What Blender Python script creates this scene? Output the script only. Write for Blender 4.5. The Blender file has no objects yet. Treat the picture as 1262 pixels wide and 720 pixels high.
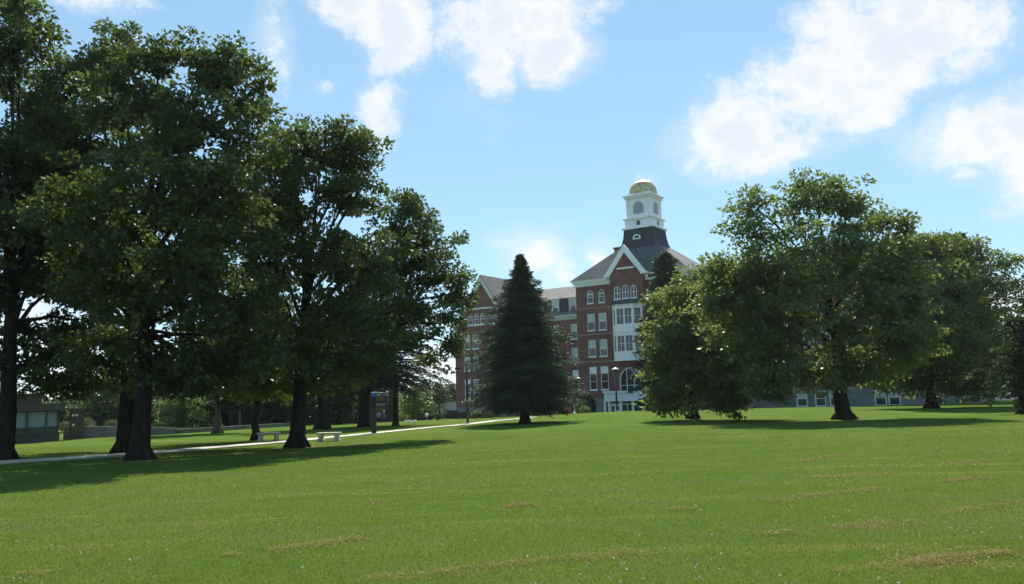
import bpy, math, random
import numpy as np
from mathutils import Vector, Matrix, noise as mnoise

SC = bpy.context.scene
COL = SC.collection
R = math.radians

# ------------------------------------------------------------------ camera model (used to survey distances)
F = 981.5; HY = 485.0; TILT = math.atan((HY - 360) / F); ZC = 1.65; ROLL = R(1.5)

def ray(px, py):
    X = px - 631; Y = 360 - py
    dx = (X * math.cos(ROLL) + Y * math.sin(ROLL)) / F
    dy = (-X * math.sin(ROLL) + Y * math.cos(ROLL)) / F
    return Vector((dx, math.cos(TILT) - dy * math.sin(TILT), math.sin(TILT) + dy * math.cos(TILT)))

def at(px, py, Y):
    r = ray(px, py)
    return Vector((r.x * Y / r.y, Y, ZC + r.z * Y / r.y))

# ------------------------------------------------------------------ terrain
_ctl = [(461, 535, 52), (405, 544, 40), (576, 523, 65), (647, 522, 62), (172, 568, 29), (5, 568, 30), (366, 552, 35),
        (1040, 518, 50), (855, 516, 58), (1148, 503, 70), (767, 507, 92), (40, 546, 60), (100, 541, 62),
        (300, 528, 80), (268, 534, 66), (1204, 497, 88), (470, 522, 82)]
_pts = [tuple(at(*c)) for c in _ctl]
_pts += [(0, 0, 0), (-6, 8, 0), (6, 8, 0), (14, 14, 0.02), (-14, 14, -0.12), (0, 25, -0.18), (24, 30, -0.2), (-40, 25, -0.5),
         (-8, 127, -1.9), (-14, 126, -1.9), (14, 108, -1.45), (20, 106, -1.45), (60, 50, -0.5), (-70, 70, -1.2), (-60, 140, -2.0),
         (70, 100, -0.8), (0, 160, -2.2), (60, 150, -1.5), (30, 97, -0.95), (0, 100, -1.3)]
_P = np.array(_pts, float)

def _phi(r2):
    return 0.5 * r2 * np.log(r2 + 1e-9)

def _fit():
    n = len(_P); d = _P[:, None, :2] - _P[None, :, :2]
    K = _phi((d ** 2).sum(-1)) + np.eye(n) * 6.0
    Q = np.hstack([np.ones((n, 1)), _P[:, :2]])
    A = np.zeros((n + 3, n + 3)); A[:n, :n] = K; A[:n, n:] = Q; A[n:, :n] = Q.T
    return np.linalg.solve(A, np.concatenate([_P[:, 2], np.zeros(3)]))
_W = _fit()

def ground_np(x, y):
    x = np.clip(np.asarray(x, float), -75, 75); y = np.clip(np.asarray(y, float), -5, 160)
    out = np.empty(x.shape); xf = x.ravel(); yf = y.ravel(); o = np.empty(xf.shape)
    for i in range(0, len(xf), 20000):
        xx = xf[i:i + 20000]; yy = yf[i:i + 20000]
        r2 = (xx[:, None] - _P[None, :, 0]) ** 2 + (yy[:, None] - _P[None, :, 1]) ** 2
        o[i:i + 20000] = _phi(r2) @ _W[:-3] + _W[-3] + _W[-2] * xx + _W[-1] * yy
    return o.reshape(x.shape)

def gz(x, y):
    return float(ground_np(np.array([x]), np.array([y]))[0])

def hit(px, py):
    r = ray(px, py); r = r / r.y
    Y = np.arange(4, 170, 0.1)
    z = ZC + r.z * Y; g = ground_np(r.x * Y, Y)
    k = np.argmax(z < g) if (z < g).any() else len(Y) - 1
    y = Y[k]
    return Vector((r.x * y, y, float(g[k])))

def stand(px, Y, py=500):
    p = at(px, py, Y); return Vector((p.x, Y, gz(p.x, Y)))

# ------------------------------------------------------------------ materials
def newmat(name):
    m = bpy.data.materials.new(name); m.use_nodes = True
    nt = m.node_tree; nt.nodes.clear()
    return m, nt, nt.nodes, nt.links

def ramp(N, stops):
    r = N.new('ShaderNodeValToRGB'); e = r.color_ramp.elements
    e[0].position, e[0].color = stops[0][0], (*stops[0][1], 1)
    e[1].position, e[1].color = stops[-1][0], (*stops[-1][1], 1)
    for p, c in stops[1:-1]:
        x = e.new(p); x.color = (*c, 1)
    return r

def mat_plain(name, col, rough=0.7, var=0.15, scale=3.0, bump=0.0, metal=0.0, spec=0.4, detail=6):
    m, nt, N, L = newmat(name)
    out = N.new('ShaderNodeOutputMaterial'); b = N.new('ShaderNodeBsdfPrincipled')
    tc = N.new('ShaderNodeTexCoord'); nz = N.new('ShaderNodeTexNoise')
    nz.inputs['Scale'].default_value = scale; nz.inputs['Detail'].default_value = detail
    L.new(tc.outputs['Object'], nz.inputs['Vector'])
    lo = tuple(c * (1 - var) for c in col); hi = tuple(min(1, c * (1 + var)) for c in col)
    rp = ramp(N, [(0.3, lo), (0.7, hi)])
    L.new(nz.outputs['Fac'], rp.inputs['Fac']); L.new(rp.outputs['Color'], b.inputs['Base Color'])
    b.inputs['Roughness'].default_value = rough; b.inputs['Metallic'].default_value = metal
    b.inputs['Specular IOR Level'].default_value = spec
    if bump:
        bp = N.new('ShaderNodeBump'); bp.inputs['Strength'].default_value = bump; bp.inputs['Distance'].default_value = 0.03
        L.new(nz.outputs['Fac'], bp.inputs['Height']); L.new(bp.outputs['Normal'], b.inputs['Normal'])
    L.new(b.outputs[0], out.inputs['Surface'])
    return m

def mat_brick(name, c1, c2, mortar, bw=0.22, bh=0.075, ms=0.008, stain=0.35):
    m, nt, N, L = newmat(name)
    out = N.new('ShaderNodeOutputMaterial'); b = N.new('ShaderNodeBsdfPrincipled')
    tc = N.new('ShaderNodeTexCoord'); sp = N.new('ShaderNodeSeparateXYZ'); cb = N.new('ShaderNodeCombineXYZ'); ad = N.new('ShaderNodeMath')
    L.new(tc.outputs['Object'], sp.inputs[0]); L.new(sp.outputs['X'], ad.inputs[0]); L.new(sp.outputs['Y'], ad.inputs[1])
    L.new(ad.outputs[0], cb.inputs['X']); L.new(sp.outputs['Z'], cb.inputs['Y'])
    br = N.new('ShaderNodeTexBrick'); L.new(cb.outputs[0], br.inputs['Vector'])
    br.inputs['Color1'].default_value = (*c1, 1); br.inputs['Color2'].default_value = (*c2, 1); br.inputs['Mortar'].default_value = (*mortar, 1)
    br.inputs['Scale'].default_value = 1; br.inputs['Mortar Size'].default_value = ms
    br.inputs['Brick Width'].default_value = bw; br.inputs['Row Height'].default_value = bh
    nz = N.new('ShaderNodeTexNoise'); nz.inputs['Scale'].default_value = 0.33; nz.inputs['Detail'].default_value = 10; nz.inputs['Roughness'].default_value = 0.65
    L.new(tc.outputs['Object'], nz.inputs['Vector'])
    rp = ramp(N, [(0.3, (1 - stain,) * 3), (0.7, (1 + stain * 0.3,) * 3)]); L.new(nz.outputs['Fac'], rp.inputs['Fac'])
    mx = N.new('ShaderNodeMix'); mx.data_type = 'RGBA'; mx.blend_type = 'MULTIPLY'; mx.inputs['Factor'].default_value = 1
    L.new(br.outputs['Color'], mx.inputs['A']); L.new(rp.outputs['Color'], mx.inputs['B'])
    L.new(mx.outputs['Result'], b.inputs['Base Color']); b.inputs['Roughness'].default_value = 0.9; b.inputs['Specular IOR Level'].default_value = 0.2
    L.new(b.outputs[0], out.inputs['Surface'])
    return m

def mat_leaf(name, dark, light, trans, gloss=0.035, rough=0.42, tfac=0.45):
    m, nt, N, L = newmat(name)
    out = N.new('ShaderNodeOutputMaterial')
    a = N.new('ShaderNodeAttribute'); a.attribute_name = 'tone'
    rp = ramp(N, [(0.0, dark), (1.0, light)]); L.new(a.outputs['Fac'], rp.inputs['Fac'])
    rt = ramp(N, [(0.0, tuple(c * 0.7 for c in trans)), (1.0, trans)]); L.new(a.outputs['Fac'], rt.inputs['Fac'])
    d = N.new('ShaderNodeBsdfDiffuse'); t = N.new('ShaderNodeBsdfTranslucent'); g = N.new('ShaderNodeBsdfGlossy')
    g.inputs['Roughness'].default_value = rough; g.inputs['Color'].default_value = (0.9, 0.95, 0.9, 1)
    L.new(rp.outputs['Color'], d.inputs['Color']); L.new(rt.outputs['Color'], t.inputs['Color'])
    m1 = N.new('ShaderNodeMixShader'); m1.inputs[0].default_value = tfac
    L.new(d.outputs[0], m1.inputs[1]); L.new(t.outputs[0], m1.inputs[2])
    m2 = N.new('ShaderNodeMixShader'); m2.inputs[0].default_value = gloss
    L.new(m1.outputs[0], m2.inputs[1]); L.new(g.outputs[0], m2.inputs[2])
    L.new(m2.outputs[0], out.inputs['Surface'])
    return m

def mat_glass(name, col=(0.02, 0.025, 0.03), rough=0.08):
    m, nt, N, L = newmat(name)
    out = N.new('ShaderNodeOutputMaterial'); b = N.new('ShaderNodeBsdfPrincipled')
    b.inputs['Base Color'].default_value = (*col, 1); b.inputs['Roughness'].default_value = rough; b.inputs['Specular IOR Level'].default_value = 0.8
    tc = N.new('ShaderNodeTexCoord'); nz = N.new('ShaderNodeTexNoise'); nz.inputs['Scale'].default_value = 1.3
    bp = N.new('ShaderNodeBump'); bp.inputs['Strength'].default_value = 0.08; bp.inputs['Distance'].default_value = 0.05
    L.new(tc.outputs['Object'], nz.inputs['Vector']); L.new(nz.outputs['Fac'], bp.inputs['Height']); L.new(bp.outputs['Normal'], b.inputs['Normal'])
    L.new(b.outputs[0], out.inputs['Surface'])
    return m

def mat_bark(name, lo, hi):
    m, nt, N, L = newmat(name)
    out = N.new('ShaderNodeOutputMaterial'); b = N.new('ShaderNodeBsdfPrincipled'); tc = N.new('ShaderNodeTexCoord')
    mp = N.new('ShaderNodeMapping'); mp.inputs['Scale'].default_value = (14, 14, 2.2); L.new(tc.outputs['Object'], mp.inputs['Vector'])
    n1 = N.new('ShaderNodeTexNoise'); n1.inputs['Scale'].default_value = 1; n1.inputs['Detail'].default_value = 8; n1.inputs['Roughness'].default_value = 0.65; L.new(mp.outputs[0], n1.inputs['Vector'])
    rp = ramp(N, [(0.35, lo), (0.68, hi)]); L.new(n1.outputs['Fac'], rp.inputs['Fac']); L.new(rp.outputs['Color'], b.inputs['Base Color'])
    bu = N.new('ShaderNodeBump'); bu.inputs['Strength'].default_value = 0.9; bu.inputs['Distance'].default_value = 0.05; L.new(n1.outputs['Fac'], bu.inputs['Height']); L.new(bu.outputs['Normal'], b.inputs['Normal'])
    b.inputs['Roughness'].default_value = 0.95; b.inputs['Specular IOR Level'].default_value = 0.1; L.new(b.outputs[0], out.inputs['Surface'])
    return m

M = {}
M['brick'] = mat_brick('red_brick', (0.25, 0.09, 0.072), (0.18, 0.067, 0.056), (0.22, 0.17, 0.15), stain=0.5)
M['brick_brown'] = mat_brick('brown_brick_shaded', (0.11, 0.065, 0.047), (0.085, 0.052, 0.038), (0.12, 0.1, 0.085))  # brown brick with the shade under the left trees put into its colour
M['stone'] = mat_brick('grey_foundation_stone', (0.24, 0.24, 0.24), (0.19, 0.19, 0.2), (0.28, 0.28, 0.27), bw=0.9, bh=0.4, ms=0.02)
M['trim'] = mat_plain('white_painted_wood', (0.82, 0.81, 0.82), 0.55, 0.05, 0.8)
M['trim_grey'] = mat_plain('weathered_cornice_paint', (0.6, 0.6, 0.57), 0.6, 0.08, 0.8)
M['belt'] = mat_plain('brownstone_belt', (0.26, 0.16, 0.12), 0.85, 0.15, 2)
M['slate'] = mat_brick('grey_slate', (0.145, 0.135, 0.13), (0.2, 0.185, 0.175), (0.08, 0.08, 0.08), bw=0.3, bh=0.2, ms=0.008, stain=0.3)
M['slate_tower'] = mat_brick('blue_grey_slate', (0.105, 0.105, 0.112), (0.15, 0.145, 0.15), (0.06, 0.06, 0.065), bw=0.3, bh=0.2, ms=0.008, stain=0.3)
M['slate_dark'] = mat_brick('dark_slate', (0.055, 0.06, 0.075), (0.075, 0.08, 0.095), (0.03, 0.03, 0.04), bw=0.3, bh=0.2, ms=0.008, stain=0.3)
M['glass'] = mat_glass('window_glass')
M['glass_teal'] = mat_glass('teal_glass', (0.03, 0.05, 0.06))
M['blind'] = mat_plain('window_blind', (0.5, 0.54, 0.5), 0.5, 0.06, 2)
M['blind_teal'] = mat_plain('pale_teal_blind', (0.2, 0.27, 0.27), 0.5, 0.06, 1)
M['louver'] = mat_plain('grey_louver', (0.32, 0.34, 0.36), 0.6, 0.05, 8)
M['concrete'] = mat_plain('concrete', (0.34, 0.33, 0.31), 0.9, 0.18, 1.2, 0.2)
M['concrete_dark'] = mat_plain('weathered_concrete', (0.17, 0.165, 0.155), 0.9, 0.2, 1.2, 0.2)
M['path'] = mat_plain('pale_path_concrete', (0.47, 0.44, 0.37), 0.95, 0.22, 0.9, 0.15, spec=0.1)
M['bench'] = mat_plain('bench_stone', (0.52, 0.48, 0.42), 0.85, 0.15, 4, 0.2)
M['bark'] = mat_bark('dark_bark', (0.012, 0.01, 0.008), (0.045, 0.037, 0.03))
M['bark_grey'] = mat_bark('grey_bark', (0.05, 0.042, 0.036), (0.13, 0.115, 0.1))
M['black'] = mat_plain('black_paint', (0.018, 0.018, 0.02), 0.45, 0.2, 6)
M['bronze'] = mat_plain('dark_bronze_paint', (0.035, 0.028, 0.024), 0.5, 0.2, 6)
M['blue'] = mat_plain('blue_lens', (0.02, 0.12, 0.55), 0.25, 0.05, 4)
M['white'] = mat_plain('white_enamel', (0.8, 0.8, 0.78), 0.4, 0.04, 4)
M['teal'] = mat_plain('dark_teal_frame', (0.025, 0.05, 0.055), 0.45, 0.1, 4)
M['fascia'] = mat_plain('grey_fascia_shaded', (0.075, 0.07, 0.06), 0.8, 0.12, 1)  # grey darkened in the colour itself to stand in for deep tree shade
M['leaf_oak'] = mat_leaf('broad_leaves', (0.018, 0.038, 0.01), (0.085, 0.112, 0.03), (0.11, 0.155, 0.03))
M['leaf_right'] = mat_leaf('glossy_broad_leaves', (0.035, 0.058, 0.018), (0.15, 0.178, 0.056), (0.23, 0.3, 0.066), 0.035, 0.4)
M['leaf_light'] = mat_leaf('light_green_leaves', (0.06, 0.11, 0.02), (0.105, 0.15, 0.035), (0.16, 0.24, 0.04), 0.05)
M['leaf_dark'] = mat_leaf('dark_green_shaded_leaves', (0.014, 0.03, 0.01), (0.034, 0.055, 0.018), (0.04, 0.065, 0.015), 0.02)  # dark green, lowered further so the colour carries the canopy shade
M['needle'] = mat_leaf('cedar_foliage', (0.036, 0.062, 0.03), (0.085, 0.112, 0.058), (0.08, 0.11, 0.045), 0.03, 0.5, 0.2)
M['needle_brown'] = mat_leaf('spruce_foliage', (0.02, 0.026, 0.018), (0.04, 0.044, 0.026), (0.03, 0.04, 0.02), 0.02, 0.5, 0.2)
M['dome_shrub'] = mat_leaf('clipped_shrub_leaves', (0.12, 0.13, 0.045), (0.2, 0.19, 0.08), (0.14, 0.15, 0.05), 0.03, 0.5, 0.25)
M['petal_red'] = mat_leaf('red_petals', (0.26, 0.03, 0.055), (0.44, 0.1, 0.15), (0.22, 0.03, 0.06), 0.03, 0.5)
M['petal_pale'] = mat_leaf('pale_yellow_blossom', (0.34, 0.38, 0.2), (0.5, 0.52, 0.3), (0.4, 0.42, 0.2), 0.03, 0.5)
M['grass'] = mat_leaf('grass_blades', (0.05, 0.105, 0.016), (0.185, 0.195, 0.066), (0.2, 0.26, 0.045), 0.01, 0.45, 0.42)
M['clip'] = mat_leaf('dry_clippings', (0.2, 0.14, 0.062), (0.38, 0.275, 0.135), (0.26, 0.19, 0.08), 0.0, 0.5, 0.2)
M['clover'] = mat_leaf('clover_petals', (0.5, 0.52, 0.36), (0.78, 0.76, 0.6), (0.4, 0.42, 0.28), 0.02, 0.5, 0.2)

def mat_gold():
    m = mat_plain('gilded_dome', (0.56, 0.44, 0.27), 0.55, 0.35, 1.6, 0.1, metal=0.35)
    return m
M['gold'] = mat_gold()

SOIL = []
def mat_lawn():
    m, nt, N, L = newmat('lawn_turf')
    out = N.new('ShaderNodeOutputMaterial'); b = N.new('ShaderNodeBsdfPrincipled')
    g = N.new('ShaderNodeNewGeometry')
    def nz(scale, det=8, rough=0.6, stretch=None, rot=0):
        n = N.new('ShaderNodeTexNoise'); n.inputs['Scale'].default_value = scale; n.inputs['Detail'].default_value = det; n.inputs['Roughness'].default_value = rough
        if stretch:
            mp = N.new('ShaderNodeMapping'); mp.inputs['Scale'].default_value = stretch; mp.inputs['Rotation'].default_value = (0, 0, rot)
            L.new(g.outputs['Position'], mp.inputs['Vector']); L.new(mp.outputs[0], n.inputs['Vector'])
        else:
            L.new(g.outputs['Position'], n.inputs['Vector'])
        return n
    big = nz(0.22, 5, 0.6); mid = nz(1.3, 8, 0.7); fine = nz(22, 6, 0.75); st = nz(0.9, 5, 0.6, (0.18, 1.0, 1.0), R(-17))
    r1 = ramp(N, [(0.3, (0.055, 0.106, 0.014)), (0.5, (0.083, 0.135, 0.022)), (0.72, (0.14, 0.163, 0.05))])
    mixn = N.new('ShaderNodeMix'); mixn.data_type = 'FLOAT'; mixn.inputs['Factor'].default_value = 0.5
    L.new(big.outputs['Fac'], mixn.inputs['A']); L.new(mid.outputs['Fac'], mixn.inputs['B']); L.new(mixn.outputs['Result'], r1.inputs['Fac'])
    r2 = ramp(N, [(0.25, (0.5, 0.55, 0.5)), (0.55, (1, 1, 1)), (0.8, (1.35, 1.25, 1.2))]); L.new(fine.outputs['Fac'], r2.inputs['Fac'])
    mu = N.new('ShaderNodeMix'); mu.data_type = 'RGBA'; mu.blend_type = 'MULTIPLY'; mu.inputs['Factor'].default_value = 0.9
    L.new(r1.outputs['Color'], mu.inputs['A']); L.new(r2.outputs['Color'], mu.inputs['B'])
    # faint dry streaks along the mowing rows
    r3 = ramp(N, [(0.54, (0, 0, 0)), (0.7, (1, 1, 1))]); L.new(st.outputs['Fac'], r3.inputs['Fac'])
    ms = N.new('ShaderNodeMath'); ms.operation = 'MULTIPLY'; ms.inputs[1].default_value = 0.7; L.new(r3.outputs['Color'], ms.inputs[0])
    m3 = N.new('ShaderNodeMix'); m3.data_type = 'RGBA'; m3.inputs['B'].default_value = (0.2, 0.19, 0.06, 1)
    L.new(ms.outputs[0], m3.inputs['Factor']); L.new(mu.outputs['Result'], m3.inputs['A'])
    last = m3.outputs['Result']
    # worn bare earth round the trunks
    nd = nz(2.2, 6, 0.7)
    for (x, y, rad) in SOIL:
        vd = N.new('ShaderNodeVectorMath'); vd.operation = 'DISTANCE'; vd.inputs[1].default_value = (x, y, gz(x, y)); L.new(g.outputs['Position'], vd.inputs[0])
        sub = N.new('ShaderNodeMath'); sub.operation = 'MULTIPLY_ADD'; sub.inputs[1].default_value = 2.4; L.new(nd.outputs['Fac'], sub.inputs[0]); L.new(vd.outputs['Value'], sub.inputs[2])
        mr = N.new('ShaderNodeMapRange'); mr.inputs['From Min'].default_value = rad + 1.0; mr.inputs['From Max'].default_value = rad + 1.6
        mr.inputs['To Min'].default_value = 0.85; mr.inputs['To Max'].default_value = 0.0; L.new(sub.outputs[0], mr.inputs['Value'])
        mm = N.new('ShaderNodeMix'); mm.data_type = 'RGBA'; mm.inputs['B'].default_value = (0.16, 0.12, 0.075, 1)
        L.new(mr.outputs[0], mm.inputs['Factor']); L.new(last, mm.inputs['A']); last = mm.outputs['Result']
    # cooler clover patches
    cn = nz(0.55, 7, 0.65, (0.6, 1.0, 1.0), R(-17)); rc_ = ramp(N, [(0.5, (0, 0, 0)), (0.66, (0.75, 0.75, 0.75))]); L.new(cn.outputs['Fac'], rc_.inputs['Fac'])
    mc = N.new('ShaderNodeMix'); mc.data_type = 'RGBA'; mc.inputs['B'].default_value = (0.085, 0.125, 0.048, 1); L.new(rc_.outputs['Color'], mc.inputs['Factor']); L.new(last, mc.inputs['A']); last = mc.outputs['Result']
    L.new(last, b.inputs['Base Color']); b.inputs['Roughness'].default_value = 1.0; b.inputs['Specular IOR Level'].default_value = 0.0
    bp = N.new('ShaderNodeBump'); bp.inputs['Strength'].default_value = 0.7; bp.inputs['Distance'].default_value = 0.06
    L.new(fine.outputs['Fac'], bp.inputs['Height']); L.new(bp.outputs['Normal'], b.inputs['Normal'])
    L.new(b.outputs[0], out.inputs['Surface'])
    return m

# ------------------------------------------------------------------ objects
def tag(o, label=None, cat=None, group=None, kind=None):
    if label: o['label'] = label
    if cat: o['category'] = cat
    if group: o['group'] = group
    if kind: o['kind'] = kind
    return o

def empty(name, loc, label, cat, rz=0, group=None):
    o = bpy.data.objects.new(name, None); COL.objects.link(o); o.location = loc; o.rotation_euler = (0, 0, rz)
    o.empty_display_size = 0.3
    return tag(o, label, cat, group)

class MB:
    def __init__(s): s.v = []; s.f = []; s.sm = []
    def poly(s, pts, smooth=False):
        k = len(s.v); s.v += [tuple(p) for p in pts]; s.f.append(tuple(range(k, k + len(pts)))); s.sm.append(smooth)
    def box(s, x0, x1, y0, y1, z0, z1):
        k = len(s.v)
        s.v += [(x0, y0, z0), (x1, y0, z0), (x1, y1, z0), (x0, y1, z0), (x0, y0, z1), (x1, y0, z1), (x1, y1, z1), (x0, y1, z1)]
        for q in ((0, 3, 2, 1), (4, 5, 6, 7), (0, 1, 5, 4), (1, 2, 6, 5), (2, 3, 7, 6), (3, 0, 4, 7)):
            s.f.append(tuple(k + i for i in q)); s.sm.append(False)
    def prism(s, pts, off):            # closed polygon (3d points) swept by vector off
        n = len(pts); k = len(s.v); off = Vector(off)
        s.v += [tuple(p) for p in pts] + [tuple(Vector(p) + off) for p in pts]
        s.f.append(tuple(range(k + n - 1, k - 1, -1))); s.f.append(tuple(range(k + n, k + 2 * n))); s.sm += [False, False]
        for i in range(n):
            j = (i + 1) % n; s.f.append((k + i, k + j, k + n + j, k + n + i)); s.sm.append(False)
    def tube(s, pts, rad, n=8, cap=True, smooth=True):
        pts = [Vector(p) for p in pts]; k = len(s.v)
        for i, p in enumerate(pts):
            d = (pts[min(i + 1, len(pts) - 1)] - pts[max(i - 1, 0)])
            if d.length < 1e-6: d = Vector((0, 0, 1))
            d.normalize(); a = d.cross(Vector((0.13, 0.97, 0.21)));
            if a.length < 1e-3: a = d.cross(Vector((1, 0, 0)))
            a.normalize(); b = d.cross(a)
            for j in range(n):
                t = 2 * math.pi * j / n
                s.v.append(tuple(p + (a * math.cos(t) + b * math.sin(t)) * rad[i]))
        for i in range(len(pts) - 1):
            for j in range(n):
                q = (j + 1) % n
                s.f.append((k + i * n + j, k + i * n + q, k + (i + 1) * n + q, k + (i + 1) * n + j)); s.sm.append(smooth)
        if cap:
            s.f.append(tuple(k + j for j in range(n - 1, -1, -1))); s.f.append(tuple(k + (len(pts) - 1) * n + j for j in range(n))); s.sm += [False, False]
    def lathe(s, prof, c=(0, 0), n=24, smooth=True, ribs=0, ribamp=0.0):
        k = len(s.v)
        for r, z in prof:
            for j in range(n):
                t = 2 * math.pi * j / n
                rr = r * (1 + ribamp * (1 if ribs and j % (n // ribs) == 0 else 0))
                s.v.append((c[0] + rr * math.cos(t), c[1] + rr * math.sin(t), z))
        for i in range(len(prof) - 1):
            for j in range(n):
                q = (j + 1) % n
                s.f.append((k + i * n + j, k + i * n + q, k + (i + 1) * n + q, k + (i + 1) * n + j)); s.sm.append(smooth)
        s.f.append(tuple(k + j for j in range(n - 1, -1, -1))); s.f.append(tuple(k + (len(prof) - 1) * n + j for j in range(n))); s.sm += [False, False]
    def mesh(s, name):
        m = bpy.data.meshes.new(name); m.from_pydata(s.v, [], s.f); m.polygons.foreach_set('use_smooth', s.sm); m.update(); return m
    def build(s, name, mat, parent=None, loc=(0, 0, 0), rz=0):
        m = s.mesh(name); m.materials.append(mat)
        return link(name, m, parent, loc, rz)

def link(name, mesh, parent=None, loc=(0, 0, 0), rz=0):
    o = bpy.data.objects.new(name, mesh); COL.objects.link(o); o.parent = parent; o.location = loc; o.rotation_euler = (0, 0, rz)
    return o

def leaves_mesh(name, cen, axis, nrm, ln, wd, tone, mat, tri=False):
    """leaf-sized faces: cen (n,3) base, axis unit direction, nrm approx normal"""
    n = len(cen)
    side = np.cross(axis, nrm); side /= (np.linalg.norm(side, axis=1, keepdims=True) + 1e-9)
    up = np.cross(side, axis)
    ln = np.broadcast_to(np.asarray(ln, float), (n,))[:, None]; wd = np.broadcast_to(np.asarray(wd, float), (n,))[:, None]
    if tri:
        V = np.stack([cen - side * wd * 0.5, cen + side * wd * 0.5, cen + axis * ln], 1); k = 3
    else:
        V = np.stack([cen, cen + axis * ln * 0.45 + side * wd * 0.5 + up * wd * 0.12, cen + axis * ln, cen + axis * ln * 0.45 - side * wd * 0.5 + up * wd * 0.12], 1); k = 4
    me = bpy.data.meshes.new(name)
    me.vertices.add(n * k); me.vertices.foreach_set('co', V.reshape(-1).astype(np.float32))
    me.loops.add(n * k); me.loops.foreach_set('vertex_index', np.arange(n * k, dtype=np.int32))
    me.polygons.add(n); me.polygons.foreach_set('loop_start', np.arange(0, n * k, k, dtype=np.int32))
    try: me.polygons.foreach_set('loop_total', np.full(n, k, dtype=np.int32))
    except Exception: pass
    me.update(calc_edges=True)
    at_ = me.attributes.new('tone', 'FLOAT', 'POINT'); at_.data.foreach_set('value', np.repeat(np.clip(tone, 0, 1), k).astype(np.float32))
    me.materials.append(mat)
    return me

def unit(a): return a / (np.linalg.norm(a, axis=1, keepdims=True) + 1e-9)

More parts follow.
